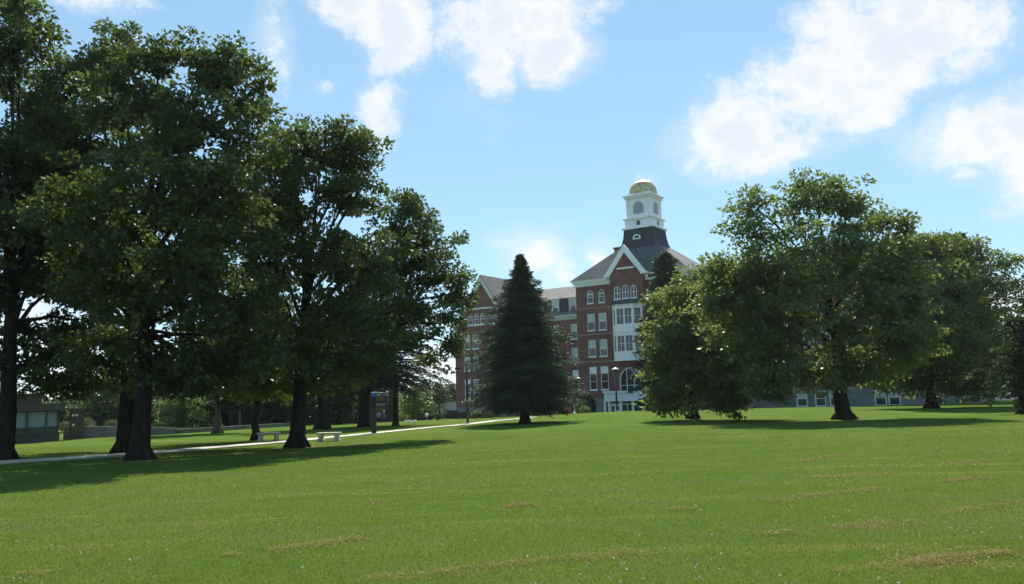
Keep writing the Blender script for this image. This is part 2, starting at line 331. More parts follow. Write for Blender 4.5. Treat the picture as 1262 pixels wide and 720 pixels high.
# ------------------------------------------------------------------ trees
def broad_tree(name, label, base, r0, lobes, leaf, bark='bark', seed=1, lsize=0.19, dens=1.0, cat='tree', group=None, per=66, lean=0.0, cl=0.56, fork=0.28, gap=0.0):
    """lobes: (px,py,Y,rpx,rpy[,density]) foliage masses as surveyed, turned into real size at their own distance"""
    rg = np.random.default_rng(seed); rnd = random.Random(seed)
    base = Vector(base)
    LB = []
    for l in lobes:
        c = at(l[0], l[1], l[2]) - base; k = l[2] / F
        LB.append((c, l[3] * k, (l[3] + l[4]) * 0.5 * k * 1.05, l[4] * k, l[5] if len(l) > 5 else 1.0))
    root = empty(name, base, label, cat, group=group)
    top = max(LB, key=lambda l: l[0].z); zt = top[0].z
    cx = sum(l[0].x for l in LB) / len(LB); cy = sum(l[0].y for l in LB) / len(LB)
    tb = MB()
    # leader
    P = []; Rd = []
    steps = 9
    for i in range(steps + 1):
        t = i / steps; w = max(0, t - 0.3) / 0.7
        x = cx * 0.06 * min(1, t / 0.5) * (1 - w) + top[0].x * w + rnd.uniform(-1, 1) * 0.12 * (t > 0.1); y = cy * 0.06 * min(1, t / 0.5) * (1 - w) + top[0].y * w
        P.append(Vector((x + lean * t, y, zt * t))); Rd.append(r0 * max(0.0, (1 - t)) ** 1.35 + 0.014)
    full = [Vector((0, 0, -0.25)), Vector((0, 0, 0.05)), Vector((0, 0, 0.35))] + P[1:]
    rad = [r0 * 1.36, r0 * 1.22, r0 * 1.06] + Rd[1:]
    tb.tube(full, rad, 12)
    for j in range(6):                        # root flare
        a = j * 1.05 + rnd.random() * 0.5
        tb.tube([(math.cos(a) * r0 * 0.5, math.sin(a) * r0 * 0.5, 0.6), (math.cos(a) * r0 * 1.25, math.sin(a) * r0 * 1.25, 0.16), (math.cos(a) * r0 * 1.9, math.sin(a) * r0 * 1.9, -0.14)], [r0 * 0.34, r0 * 0.3, r0 * 0.16], 6)
    def leader(z):
        t = min(max(z / zt, 0), 1) * steps; i = min(int(t), steps - 1)
        return P[i].lerp(P[i + 1], t - i), Rd[i] + (Rd[i + 1] - Rd[i]) * (t - i)
    C = []; LO = []
    for (c, rx, ry, rz, dn) in LB:
        z0 = max(zt * fork * rnd.uniform(0.85, 1.15), c.z * 0.62 - 0.3)
        z0 = min(z0, zt * 0.9)
        s, rs = leader(z0); rr = min(rs * 0.55, r0 * 0.26)
        mid = s.lerp(c, 0.5) + Vector((rnd.uniform(-.3, .3), rnd.uniform(-.3, .3), 0.12 * (c - s).length * (1 if c.z > s.z - 0.5 else 1.5)))
        pts = [];
        for i in range(7):
            t = i / 6; p = s * (1 - t) ** 2 + mid * 2 * t * (1 - t) + c * t * t
            pts.append(p + Vector((rnd.uniform(-1, 1), rnd.uniform(-1, 1), rnd.uniform(-1, 1))) * 0.07 * (0 < i))
        tb.tube(pts, [rr * (1 - 0.8 * i / 6) + 0.012 for i in range(7)], 7, cap=False)
        area = (rx * rz + rx * ry + ry * rz) / 3
        n = max(10, int(area * 21 * dens * dn))
        d = unit(rg.normal(size=(n, 3))); rad_ = rg.random(n) ** (1 / 2.6) * rg.uniform(0.9, 1.1, n)
        # uneven outline
        wob = np.array([mnoise.noise(Vector(q) * 2.2 + Vector((seed * 3.1, c.x, c.z))) for q in d]); rad_ = rad_ * (1 + 0.55 * wob)
        q = d * rad_[:, None] * np.array([rx, ry, rz]) + np.array(c)
        keep = np.array([mnoise.noise(Vector(p) * 0.55 + Vector((seed, 0, 7))) for p in q]) > (-0.31 + gap)
        q = q[keep]
        C.append(q); LO.append(np.repeat(np.array(c)[None], len(q), 0))
        for k in range(0, len(q), 9):
            e = Vector(q[k]); j = rnd.randint(3, 6); st = pts[j]
            md = st.lerp(e, 0.55) + Vector((rnd.uniform(-.2, .2), rnd.uniform(-.2, .2), 0.12 * (e - st).length))
            tb.tube([st, md, e], [0.035, 0.02, 0.008], 4, cap=False)
    C = np.concatenate(C); LO = np.concatenate(LO); nc = len(C)
    per_n = rg.integers(int(per * 0.7), int(per * 1.3), nc)
    idx = np.repeat(np.arange(nc), per_n); n = len(idx)
    out = unit(C - LO + np.array([0, 0, 0.01]))
    rc = cl * rg.uniform(0.65, 1.25, nc)
    off = unit(rg.normal(size=(n, 3))) * (rg.random(n) ** 0.5)[:, None] * np.array([1, 1, 0.5])
    pos = C[idx] + off * rc[idx][:, None]
    pos[:, 2] -= 0.25 * rc[idx] * (off[:, 0] ** 2 + off[:, 1] ** 2)
    axis = unit(off * 0.9 + out[idx] * 0.35 + rg.normal(size=(n, 3)) * 0.5 + np.array([0, 0, -0.25]))
    nrm = unit(rg.normal(size=(n, 3)) * 0.7 + np.array([0, 0, 0.6]))
    ln = lsize * rg.uniform(0.7, 1.35, n)
    tone = np.clip(0.45 + rg.normal(size=nc) * 0.28, 0, 1)[idx] + rg.normal(size=n) * 0.18
    link('crown', leaves_mesh(name + '_crown', pos, axis, nrm, ln, ln * 0.62, tone, M[leaf]), root)
    tb.build('trunk', M[bark], root)
    return root

def conifer(name, label, base, h, r0, prof, mat, bark='bark', seed=1, n_br=260, bare=0.12, droop=0.35, spray=60, ln=0.28, wd=0.07, cat='tree', group=None, ragged=0.25, ell=1.0):
    """prof: list of (height fraction, half width m)"""
    rg = np.random.default_rng(seed); rnd = random.Random(seed)
    root = empty(name, base, label, cat, group=group)
    tb = MB()
    tb.tube([(0, 0, -0.25), (0, 0, 0.1), (0, 0, 0.5)] + [(rnd.uniform(-.04, .04), 0, h * t) for t in (0.2, 0.4, 0.6, 0.8, 0.97)], [r0 * 1.7, r0 * 1.35, r0 * 1.05] + [r0 * (1 - t) + 0.015 for t in (0.2, 0.4, 0.6, 0.8, 0.97)], 10)
    hs = np.array([p[0] for p in prof]); ws = np.array([p[1] for p in prof])
    pos = []; axs = []; ton = []
    for i in range(n_br):
        t = bare + (1 - bare) * (1 - (1 - (i + rnd.random()) / n_br) ** 0.62) if False else bare + (1 - bare) * ((i + rnd.random()) / n_br) ** 1.25
        a = i * 2.399963 + rnd.uniform(-.3, .3)
        L_ = float(np.interp(t, hs, ws)) * rnd.uniform(1 - ragged, 1 + ragged * 0.45) + 0.05
        dx, dy = math.cos(a), math.sin(a) * ell
        z0 = h * t
        p0 = Vector((0, 0, z0)); p2 = Vector((dx * L_, dy * L_, z0 - droop * L_ * (1 - 0.8 * t) + 0.25 * L_ * t))
        p1 = (p0 + p2) / 2 + Vector((0, 0, 0.1 * L_))
        br = [p0, p0.lerp(p1, 0.7), p1, p2]
        if L_ > 0.6: tb.tube([p0, p1, p2], [0.04 + 0.012 * L_, 0.025, 0.006], 4, cap=False)
        m = max(10, int(spray * (0.25 + L_)))
        u = rg.random(m) ** 0.65
        q = np.array(p0)[None] * ((1 - u) ** 2)[:, None] + 2 * np.array(p1)[None] * (u * (1 - u))[:, None] + np.array(p2)[None] * (u ** 2)[:, None]
        wdt = (0.12 + 0.30 * L_ * (1 - u * 0.6))
        lat = rg.normal(size=m) * wdt * 0.55
        q[:, 0] += -dy * lat; q[:, 1] += dx * lat; q[:, 2] += -np.abs(rg.normal(size=m)) * 0.14 - np.abs(lat) * 0.25
        ax = np.stack([dx - dy * np.sign(lat) * 0.8 + rg.normal(size=m) * .3, dy + dx * np.sign(lat) * 0.8 + rg.normal(size=m) * .3, -0.35 + rg.normal(size=m) * .3 + 0.5 * t], 1)
        pos.append(q); axs.append(ax); ton.append(np.full(m, rnd.random()) * 0.6 + rg.random(m) * 0.4)
    pos = np.concatenate(pos); axs = unit(np.concatenate(axs)); ton = np.concatenate(ton); n = len(pos)
    nrm = unit(rg.normal(size=(n, 3)) * 0.6 + np.array([0, 0, 0.8]))
    l = ln * rg.uniform(0.6, 1.3, n)
    link('crown', leaves_mesh(name + '_crown', pos, axs, nrm, l, wd * rg.uniform(0.7, 1.3, n), ton, M[mat]), root)
    tb.build('trunk', M[bark], root)
    return root

def shrub(name, label, base, rx, rz, leaf, seed=1, n=2600, lsize=0.09, cat='shrub', group=None, flower=None, nf=500, flat=False, ry=None):
    rg = np.random.default_rng(seed); rnd = random.Random(seed); ry = ry or rx
    root = empty(name, base, label, cat, group=group)
    st = MB()
    for i in range(7):
        a = i * 0.9 + rnd.random(); k = rnd.uniform(0.3, 0.75)
        st.tube([(0.05 * math.cos(a), 0.05 * math.sin(a), -0.06), (rx * k * 0.5 * math.cos(a), ry * k * .5 * math.sin(a), rz * 0.7), (rx * k * math.cos(a), ry * k * math.sin(a), rz * 1.35)], [0.03, 0.02, 0.008], 5)
    st.build('stem', M['bark'], root)
    def cloud(n, lo):
        d = unit(rg.normal(size=(n, 3))); rr = lo + (1 - lo) * rg.random(n) ** 0.5
        if not flat:
            rr = rr * (1 + 0.3 * np.array([mnoise.noise(Vector(q) * 2.3 + Vector((seed, 1, 2))) for q in d]))
        d[:, 2] = np.where(d[:, 2] < -0.55, -0.55, d[:, 2])
        p = d * rr[:, None] * np.array([rx, ry, rz]); p[:, 2] += rz * 0.62
        p[:, 2] = np.maximum(p[:, 2], 0.03)
        return p, d
    p, d = cloud(n, 0.55)
    ax = unit(d * 0.8 + rg.normal(size=(n, 3)) * 0.6); nrm = unit(d + rg.normal(size=(n, 3)) * 0.5 + np.array([0, 0, 0.5]))
    l = lsize * rg.uniform(0.7, 1.3, n)
    link('foliage', leaves_mesh(name + '_foliage', p, ax, nrm, l, l * 0.65, rg.random(n), M[leaf]), root)
    if flower:
        p, d = cloud(nf, 0.93); d[:, 2] = np.abs(d[:, 2]); ax = unit(rg.normal(size=(nf, 3)) + d); l = 0.11 * rg.uniform(0.7, 1.3, nf)
        link('blossom', leaves_mesh(name + '_blossom', p + d * 0.05, ax, unit(d + rg.normal(size=(nf, 3)) * .4), l, l * 0.9, rg.random(nf), M[flower]), root)
    return root
# ------------------------------------------------------------------ the brick hall
ANG = R(34); TX, TY, BZ = 17.0, 112.0, -1.7
hall = empty('college_hall', (TX, TY, BZ), 'long red brick hall with white cupola and gilded dome behind the lawn', 'building', -ANG)
UP = (0, 0, -BZ)                               # wall meshes are drawn in heights above the camera's lawn

def bp(mb, name, mat, parent=None, label=None):
    o = mb.build(name, M[mat], parent or hall, UP if parent is None else (0, 0, 0))
    if label: o['label'] = label
    return o

def wall_panel(mb, x0, x1, z0, z1, d, holes, rev=0.22, z1f=None):
    """front-facing wall (towards -y) at depth d with window openings; holes (x0,x1,z0,z1,arched)"""
    xs = sorted({x0, x1, *[h[0] for h in holes], *[h[1] for h in holes]}); zs = sorted({z0, z1, *[h[2] for h in holes], *[h[3] for h in holes]})
    xs = [x for x in xs if x0 <= x <= x1]; zs = [z for z in zs if z0 <= z <= z1]
    for i in range(len(xs) - 1):
        for j in range(len(zs) - 1):
            mx, mz = (xs[i] + xs[i + 1]) / 2, (zs[j] + zs[j + 1]) / 2
            if any(h[0] < mx < h[1] and h[2] < mz < h[3] for h in holes): continue
            mb.poly([(xs[i], d, zs[j]), (xs[i + 1], d, zs[j]), (xs[i + 1], d, zs[j + 1]), (xs[i], d, zs[j + 1])])
    for h in holes:
        a, b, c, e = h[:4]
        mb.poly([(a, d, c), (a, d, e), (a, d + rev, e), (a, d + rev, c)]); mb.poly([(b, d, e), (b, d, c), (b, d + rev, c), (b, d + rev, e)])
        mb.poly([(a, d, c), (a, d + rev, c), (b, d + rev, c), (b, d, c)])
        if len(h) > 4 and h[4]:
            r = (b - a) / 2; cx = (a + b) / 2; zc = e - r; K = 10
            pts = [(cx - r * math.cos(math.pi * i / K), zc + r * math.sin(math.pi * i / K)) for i in range(K + 1)]
            for i in range(K // 2):
                mb.poly([(a, d, e), (pts[i][0], d, pts[i][1]), (pts[i + 1][0], d, pts[i + 1][1])])
                p, q = pts[K - i], pts[K - i - 1]; mb.poly([(b, d, e), (q[0], d, q[1]), (p[0], d, p[1])])
            for i in range(K):
                p, q = pts[i], pts[i + 1]; mb.poly([(p[0], d, p[1]), (p[0], d + rev, p[1]), (q[0], d + rev, q[1]), (q[0], d, q[1])])
        else:
            mb.poly([(a, d, e), (b, d, e), (b, d + rev, e), (a, d + rev, e)])

def arch_pts(w, h, inset, K=10):
    r = w / 2 - inset; cx = w / 2; zc = h - w / 2
    return [(cx + r * math.cos(math.pi * i / K), zc + r * math.sin(math.pi * i / K)) for i in range(K + 1)]

_wc = {}
wrnd = random.Random(5)
def window(parent, x0, x1, z0, z1, d, arch=False, blind=0.5, transom=0.0, rz=0.0, root_off=True, panes=1, sill=True, ft=0.1, blindmat='blind', frame='trim', name='window'):
    """frame > sash, pane, blind; origin at the lower left corner of the opening"""
    w, h = x1 - x0, z1 - z0; key = (round(w, 2), round(h, 2), arch, round(blind, 2), transom, panes, sill, blindmat, frame)
    if key not in _wc:
        f = MB(); y0, y1 = 0.06, 0.17
        if arch:
            o = arch_pts(w, h, 0.0); i_ = arch_pts(w, h, ft)
            for k in range(len(o) - 1):
                f.prism([(o[k][0], y0, o[k][1]), (o[k + 1][0], y0, o[k + 1][1]), (i_[k + 1][0], y0, i_[k + 1][1]), (i_[k][0], y0, i_[k][1])], (0, y1 - y0, 0))
            f.box(0, ft, y0, y1, 0, h - w / 2); f.box(w - ft, w, y0, y1, 0, h - w / 2)
        else:
            f.box(0, ft, y0, y1, 0, h); f.box(w - ft, w, y0, y1, 0, h); f.box(ft, w - ft, y0, y1, h - ft, h)
        f.box(ft, w - ft, y0, y1, 0, ft)
        if sill: f.box(-0.06, w + 0.06, -0.09, 0.05, -0.12, 0.0)
        hh = h - transom
        if transom: f.box(ft, w - ft, y0 + 0.01, y1 - 0.01, hh - 0.04, h - ft)          # blank panel over the sashes
        fm = f.mesh('window_frame'); fm.materials.append(M[frame])
        s = MB(); ht = (hh - w / 2) if arch else hh
        ztop = h - ft if not transom else hh - 0.04
        if arch: s.box(ft, w - ft, y0 + 0.03, y1 - 0.02, ht * 0.62, ht * 0.62 + 0.07)
        else: s.box(ft, w - ft, y0 + 0.03, y1 - 0.02, hh * 0.5, hh * 0.5 + 0.07)
        for p in range(1, panes):
            x = w * p / panes; s.box(x - 0.04, x + 0.04, y0 + 0.028, y1 - 0.022, ft, ztop)
        sm = s.mesh('sash'); sm.materials.append(M[frame])
        g = MB()
        if arch: g.poly([(q[0], 0.15, q[1]) for q in [(w - ft * .5, ft * .5)] + arch_pts(w, h, ft * .5) + [(ft * .5, ft * .5)]])
        else: g.poly([(ft * .5, 0.15, ft * .5), (w - ft * .5, 0.15, ft * .5), (w - ft * .5, 0.15, h - ft * .5), (ft * .5, 0.15, h - ft * .5)])
        gm = g.mesh('pane'); gm.materials.append(M['glass'])
        bm = None
        if blind > 0.02:
            b = MB(); zb = ztop - (ztop - ft) * blind
            b.box(ft + 0.01, w - ft - 0.01, 0.143, 0.148, zb, min(ztop, h - w / 2 + 0.1) if arch else ztop)
            bm = b.mesh('blind'); bm.materials.append(M[blindmat])
        _wc[key] = (fm, sm, gm, bm)
    fm, sm, gm, bm = _wc[key]
    off = Vector((x0, d, z0)) + (Vector(UP) if root_off else Vector((0, 0, 0)))
    fo = link(name, fm, parent, off, rz)
    link('sash', sm, fo); link('pane', gm, fo)
    if bm: link('blind', bm, fo)
    return fo

def cornice(mb, x0, x1, d, z0, z1, ov, side_l=None, side_r=None, bracket=0.7):
    """moulded cornice along the facade with returns down the sides to depth side_*"""
    zb = z0 + (z1 - z0) * 0.45
    def strip(za, zz, o, gap=0):
        xl = x0 - (o if side_l is not None else 0); xr = x1 + (o if side_r is not None else 0)
        mb.box(xl, xr, d - o, d - 0.003, za, zz)
        if side_l is not None: mb.box(x0 - o, x0 - 0.003, d - 0.003, side_l, za, zz)
        if side_r is not None: mb.box(x1 + 0.003, x1 + o, d - 0.003, side_r, za, zz)
    strip(z0, zb, ov * 0.25); strip(zb + 0.002, z1 - 0.2, ov * 0.6); strip(z1 - 0.198, z1, ov)
    x = x0 + bracket * 0.5
    while x < x1:
        mb.box(x - 0.07, x + 0.07, d - ov * 0.55, d - ov * 0.25 - 0.003, z0 + 0.05, zb - 0.003); x += bracket

H = {}
def pairs(cs, w, gap): 
    r = []
    for c in cs: r += [(c - gap / 2 - w, c - gap / 2), (c + gap / 2, c + gap / 2 + w)]
    return r

# ---- tower block
TWX0, TWX1 = -9.1, 8.3; TWD = 14.0; CB, CT = 16.95, 17.85
PX0, PX1, PD = -2.95, 2.15, -1.0                 # projecting middle bay
FB = 0.65
tw = MB(); wins = []
rows = {1: (1.85, 5.18), 2: (6.62, 9.05), 3: (10.42, 12.88)}
colL = [(-7.36, -6.14), (-5.52, -4.27)]; colR = [(3.5, 4.75), (5.35, 6.57)]
for (a, b) in colL + colR:
    for r_ in (1, 2, 3): wins.append((a, b, rows[r_][0], rows[r_][1], False, r_))
    m_ = (a + b) / 2; wins.append((m_ - 0.5, m_ + 0.5, 14.4, 16.3, True, 4))
left = [w for w in wins if w[1] < PX0]; right = [w for w in wins if w[0] > PX1]
wall_panel(tw, TWX0, PX0, FB, CB + 0.1, 0, [w[:5] for w in left]); wall_panel(tw, PX1, TWX1, FB, CB + 0.1, 0, [w[:5] for w in right])
for x in (TWX0, TWX1): tw.poly([(x, 0, FB), (x, TWD, FB), (x, TWD, CB + .1), (x, 0, CB + .1)])
tw.poly([(TWX0, TWD, FB), (TWX1, TWD, FB), (TWX1, TWD, CB + .1), (TWX0, TWD, CB + .1)])
# projecting bay with gable
A3 = [(-2.36, -1.36, 14.5, 16.35, True), (-1.08, -0.08, 14.5, 16.45, True), (0.2, 1.2, 14.5, 16.35, True)]
AD = (-2.05, 1.25, 0.9, 4.85, True)
zg0 = 18.3
wall_panel(tw, PX0, PX1, FB, zg0, PD, A3 + [AD])
for x in (PX0, PX1): tw.poly([(x, PD, FB), (x, 0, FB), (x, 0, zg0), (x, PD, zg0)])
tw.poly([(PX0, PD, zg0), (PX1, PD, zg0), (PX1 - .05, PD, zg0 + .15), (-0.4, PD, 21.6), (PX0 + .05, PD, zg0 + .15)])
# big relieving arch and belt courses in brick
K = 14
for (ra, rb, pr) in ((1.95, 2.3, 0.09),):
    for i in range(K):
        a0, a1 = math.pi * i / K, math.pi * (i + 1) / K; cx, cz = -0.5, 16.25
        tw.prism([(cx - ra * math.cos(a0), PD - pr, cz + ra * math.sin(a0)), (cx - ra * math.cos(a1), PD - pr, cz + ra * math.sin(a1)), (cx - rb * math.cos(a1), PD - pr, cz + rb * math.sin(a1)), (cx - rb * math.cos(a0), PD - pr, cz + rb * math.sin(a0))], (0, pr + 0.05, 0))
o = bp(tw, 'wall', 'brick', label='red brick walls of the tall middle block with the tower'); TW = o
for z in (5.75, 9.75, 13.55):
    be = MB(); be.box(TWX0 - 0.05, PX0 - 0.003, -0.06, 0.02, z, z + 0.28); bp(be, 'belt_course', 'belt')
    be = MB(); be.box(PX1 + 0.003, TWX1 + 0.05, -0.06, 0.02, z, z + 0.28); bp(be, 'belt_course', 'belt')
for w in left + right:
    bl = wrnd.choice([0.5, 0.5, 0.45, 0.62, 0.3])
    if w[5] == 1: window(hall, *w[:4], 0, transom=1.0, blind=0.0, name='window')
    elif w[5] == 4: window(hall, *w[:4], 0, arch=True, blind=0.35)
    else: window(hall, *w[:4], 0, blind=bl)
for w in A3: window(hall, *w[:4], PD, arch=True, blind=0.0, panes=2)
window(hall, AD[0], AD[1], AD[2], AD[3], PD, arch=True, blind=0.0, panes=3, ft=0.14)
fo = MB(); fo.box(TWX0 - 0.1, TWX1 + 0.1, -0.1, TWD, -2.6, FB - 0.002); fo.box(PX0 - .1, PX1 + .1, PD - 0.1, -0.102, -2.6, FB - 0.002)
bp(fo, 'foundation', 'stone')
cn = MB(); cornice(cn, TWX0, PX0 - 0.004, 0, CB, CT, 0.55, side_l=TWD); bp(cn, 'cornice', 'trim', label='white cornice left of the small tower gable'); cn = MB(); cornice(cn, PX1 + 0.004, TWX1, 0, CB, CT, 0.55, side_r=TWD)
bp(cn, 'cornice', 'trim', label='white cornice right of the small tower gable')
# roof: hipped frustum up to the slate base of the cupola
def frustum(mb, r0, z0, r1, z1):
    a = [(r0[0], r0[2], z0), (r0[1], r0[2], z0), (r0[1], r0[3], z0), (r0[0], r0[3], z0)]; b = [(r1[0], r1[2], z1), (r1[1], r1[2], z1), (r1[1], r1[3], z1), (r1[0], r1[3], z1)]
    for i in range(4):
        j = (i + 1) % 4; mb.poly([a[i], a[j], b[j], b[i]])
    mb.poly(b)
CXC, CYC = -0.75, 7.0
rf = MB(); frustum(rf, (TWX0 - .6, TWX1 + .6, -.6, TWD + .6), CT + 0.004, (CXC - 3.0, CXC + 3.0, CYC - 2.7, CYC + 3.0), 22.75)
# small cross roof behind the gable
rf.poly([(-0.4, PD - .15, 21.95), (-3.55, PD - .15, 18.2), (-3.55, 0.4, 18.2), (-0.4, 4.2, 21.95)]); rf.poly([(-0.4, PD - .15, 21.95), (-0.4, 4.2, 21.95), (2.75, 0.4, 18.2), (2.75, PD - .15, 18.2)])
bp(rf, 'roof', 'slate_tower', label='hipped grey slate roof around the cupola')
gt = MB()
for s_, xf in ((-1, -3.6), (1, 2.8)):
    ax, az = -0.4, 22.25; L_ = (xf - ax); dz = 18.05 - az
    gt.prism([(ax, PD - .3, az), (xf, PD - .3, 18.05), (xf - s_ * 0.9, PD - .3, 18.05), (ax, PD - .3, az - 1.2)], (0, 0.28, 0))
gt.box(-1.75, 0.95, PD - 0.14, PD - 0.003, 18.72, 18.95)
for s_ in (-1, 1):
    x = -0.4 + s_ * 2.85; gt.box(x - 0.45, x + 0.45, PD - .36, PD + 0.6, 17.75, 18.06)
bp(gt, 'gable_trim', 'trim', label='white raking boards of the small tower gable')
# chimney behind the left slope
ch = MB(); ch.box(-5.7, -4.5, 6.4, 7.6, 19.8, 23.2); ch.box(-5.82, -4.38, 6.28, 7.72, 23.202, 23.45)
bp(ch, 'chimney', 'brick')
# slate base of the cupola, flared
sb = MB(); prev = None
for (hw, z) in ((2.95, 22.6), (2.66, 23.3), (2.46, 24.2), (2.34, 25.5)):
    q = (CXC - hw, CXC + hw, CYC - hw, CYC + hw)
    if prev: frustum(sb, prev[0], prev[1], q, z)
    prev = (q, z)
slate_base = bp(sb, 'tower_base', 'slate_dark', label='dark slate flared base under the white cupola')
lu = MB(); K = 10
for i in range(K):
    a0, a1 = math.pi * i / K, math.pi * (i + 1) / K; y = CYC - 2.62
    lu.prism([(CXC - .2 + r_ * math.cos(a), y, 24.02 + r_ * math.sin(a)) for r_, a in ((0.62, a0), (0.62, a1), (0.44, a1), (0.44, a0))], (0, 0.3, 0))
lu.box(CXC - .2 - 0.62, CXC - .2 + 0.62, CYC - 2.63, CYC - 2.3, 23.86, 24.018)
lu.build('lunette_frame', M['trim'], slate_base)
lg = MB(); lg.poly([(CXC - .2 + 0.46 * math.cos(math.pi * i / K), CYC - 2.52, 24.02 + 0.46 * math.sin(math.pi * i / K)) for i in range(K + 1)]); lg.build('pane', M['glass'], slate_base)
# cupola
cu = MB()
def ring(z0, z1, hw): cu.box(CXC - hw, CXC + hw, CYC - hw, CYC + hw, z0, z1)
ring(25.502, 25.75, 2.55); ring(25.752, 27.0, 2.2); ring(27.002, 27.2, 2.42)
ring(27.202, 30.2, 1.92); ring(30.202, 30.5, 2.15); ring(30.502, 30.72, 2.38); ring(30.722, 31.0, 1.95)
for sx in (-1, 1):
    for sy in (-1, 1):
        cu.box(CXC + sx * 1.78 - .2, CXC + sx * 1.78 + .2, CYC + sy * 1.78 - .2, CYC + sy * 1.78 + .2, 27.204, 30.198)
cupola = bp(cu, 'cupola', 'trim', label='white two stage cupola with arched louvres')
def face_arch(mb, ang, w, z0, z1, off, th, hole=0.0):
    K = 12; r = w / 2; pts = [(r * math.cos(math.pi * i / K), z1 - r + r * math.sin(math.pi * i / K)) for i in range(K + 1)]
    ca, sa = math.cos(ang), math.sin(ang)
    def W(x, y, z): return (CXC + x * ca - y * sa, CYC + x * sa + y * ca, z)
    if hole:
        ri = r - hole; pin = [(ri * math.cos(math.pi * i / K), z1 - r + ri * math.sin(math.pi * i / K)) for i in range(K + 1)]
        for i in range(K): mb.prism([W(*(pts[i][0], -off, pts[i][1])), W(pts[i + 1][0], -off, pts[i + 1][1]), W(pin[i + 1][0], -off, pin[i + 1][1]), W(pin[i][0], -off, pin[i][1])], Vector(W(0, th, 0)) - Vector(W(0, 0, 0)))
    else: mb.prism([W(-r, -off, z0)] + [W(p[0], -off, p[1]) for p in reversed(pts)] + [W(r, -off, z0)], Vector(W(0, th, 0)) - Vector(W(0, 0, 0)))
for k in range(4):
    lv = MB(); face_arch(lv, k * math.pi / 2, 1.65, 27.85, 29.65, 1.95, 0.1); lv.build('louvre', M['louver'], cupola)
    lv = MB(); face_arch(lv, k * math.pi / 2, 1.95, 27.85, 29.8, 1.99, 0.1, 0.15); lv.build('arch_trim', M['trim'], cupola)
    lv = MB()
    ca, sa = math.cos(k * math.pi / 2), math.sin(k * math.pi / 2)
    lv.prism([(CXC + x * ca + 2.23 * sa, CYC + x * sa - 2.23 * ca, z) for x, z in ((-0.3, 26.05), (0.3, 26.05), (0.3, 26.72), (-0.3, 26.72))], (-0.06 * sa, 0.06 * ca, 0)); lv.build('vent', M['glass'], cupola)
dm = MB(); prof = [(2.1, 31.002), (2.1, 31.1)] + [(2.06 * math.cos(a) ** 0.8, 31.1 + 2.15 * math.sin(a)) for a in [R(x) for x in (8, 18, 28, 38, 48, 58, 68, 78)]] + [(0.22, 33.26)]
dm.lathe(prof, (CXC, CYC), 48, True, 16, 0.045); dm.build('dome', M['gold'], cupola)
fi = MB(); fi.lathe([(0.32, 33.2), (0.36, 33.3), (0.2, 33.38), (0.02, 33.44)], (CXC, CYC), 12); fi.build('finial', M['gold'], cupola)

# ---- two storey white oriel (bay window)
BX0, BX1, BF, BT = -2.72, 1.92, -2.15, 13.5
FXa, FXb = -1.7, 0.92
plan = [(BX0, PD - 0.003), (FXa, BF), (FXb, BF), (BX1, PD - 0.003)]
ow = MB()
def ext(mb, plan, z0, z1):
    n = len(plan)
    for i in range(n - 1):
        mb.poly([(plan[i][0], plan[i][1], z0), (plan[i + 1][0], plan[i + 1][1], z0), (plan[i + 1][0], plan[i + 1][1], z1), (plan[i][0], plan[i][1], z1)])
    mb.poly([(p[0], p[1], z1) for p in plan]); mb.poly([(p[0], p[1], z0) for p in reversed(plan)])
def grow(plan, o):
    c = (plan[0][0] + plan[-1][0]) / 2
    return [(p[0] + o * (1 if p[0] > c else -1) * (1.0), p[1] - (o if 0 < i < len(plan) - 1 else 0)) for i, p in enumerate(plan)]
def facets(mb, plan, holes_by, z0, z1):
    for i in range(len(plan) - 1):
        p, q = Vector((*plan[i], 0)), Vector((*plan[i + 1], 0)); L_ = (q - p).length; u = (q - p) / L_
        t = MB(); wall_panel(t, 0, L_, z0, z1, 0, holes_by.get(i, []), 0.14)
        nv = Vector((-u.y, u.x, 0))
        for f, s_ in zip(t.f, t.sm): mb.poly([tuple(p + u * t.v[k][0] + nv * t.v[k][1] + Vector((0, 0, t.v[k][2]))) for k in f])
sl = math.hypot(FXa - BX0, BF - PD)
hf = [(0.14, 1.24, a, b) for a, b in ((7.02, 9.25), (10.82, 13.05))] + [(1.38, 2.48, a, b) for a, b in ((7.02, 9.25), (10.82, 13.05))]
hs_ = [(0.25, sl - 0.22, a, b) for a, b in ((7.02, 9.25), (10.82, 13.05))]
facets(ow, plan, {0: hs_, 1: hf, 2: hs_}, 5.95, 13.4)
ext(ow, grow(plan, 0.1), 13.402, 13.62); ext(ow, grow(plan, 0.06), 5.75, 5.948); ext(ow, grow(plan, 0.07), 9.75, 9.95)
bay = bp(ow, 'bay_window', 'trim', label='white two storey bay window over the entrance')
for i, hl in ((0, hs_), (1, hf), (2, hs_)):
    p, q = Vector((*plan[i], 0)), Vector((*plan[i + 1], 0)); u = (q - p).normalized()
    for h in hl:
        x = p + u * h[0]; fw = MB(); w_, h_ = h[1] - h[0], h[3] - h[2]
        fw.box(0, 0.05, .05, .12, 0, h_); fw.box(w_ - .05, w_, .05, .12, 0, h_); fw.box(.05, w_ - .05, .05, .12, 0, .05); fw.box(.05, w_ - .05, .05, .12, h_ - .05, h_); fw.box(.05, w_ - .05, .06, .11, h_ * .5, h_ * .5 + .05)
        if i == 1: fw.box(w_ / 2 - .025, w_ / 2 + .025, .062, .108, .05, h_ - .05)
        fw.build('sash', M['trim'], bay, (x.x, x.y, h[2]), math.atan2(u.y, u.x))
        g = MB(); g.poly([(0, .115, 0), (w_, .115, 0), (w_, .115, h_), (0, .115, h_)]); g.build('pane', M['glass'], bay, (x.x, x.y, h[2]), math.atan2(u.y, u.x))
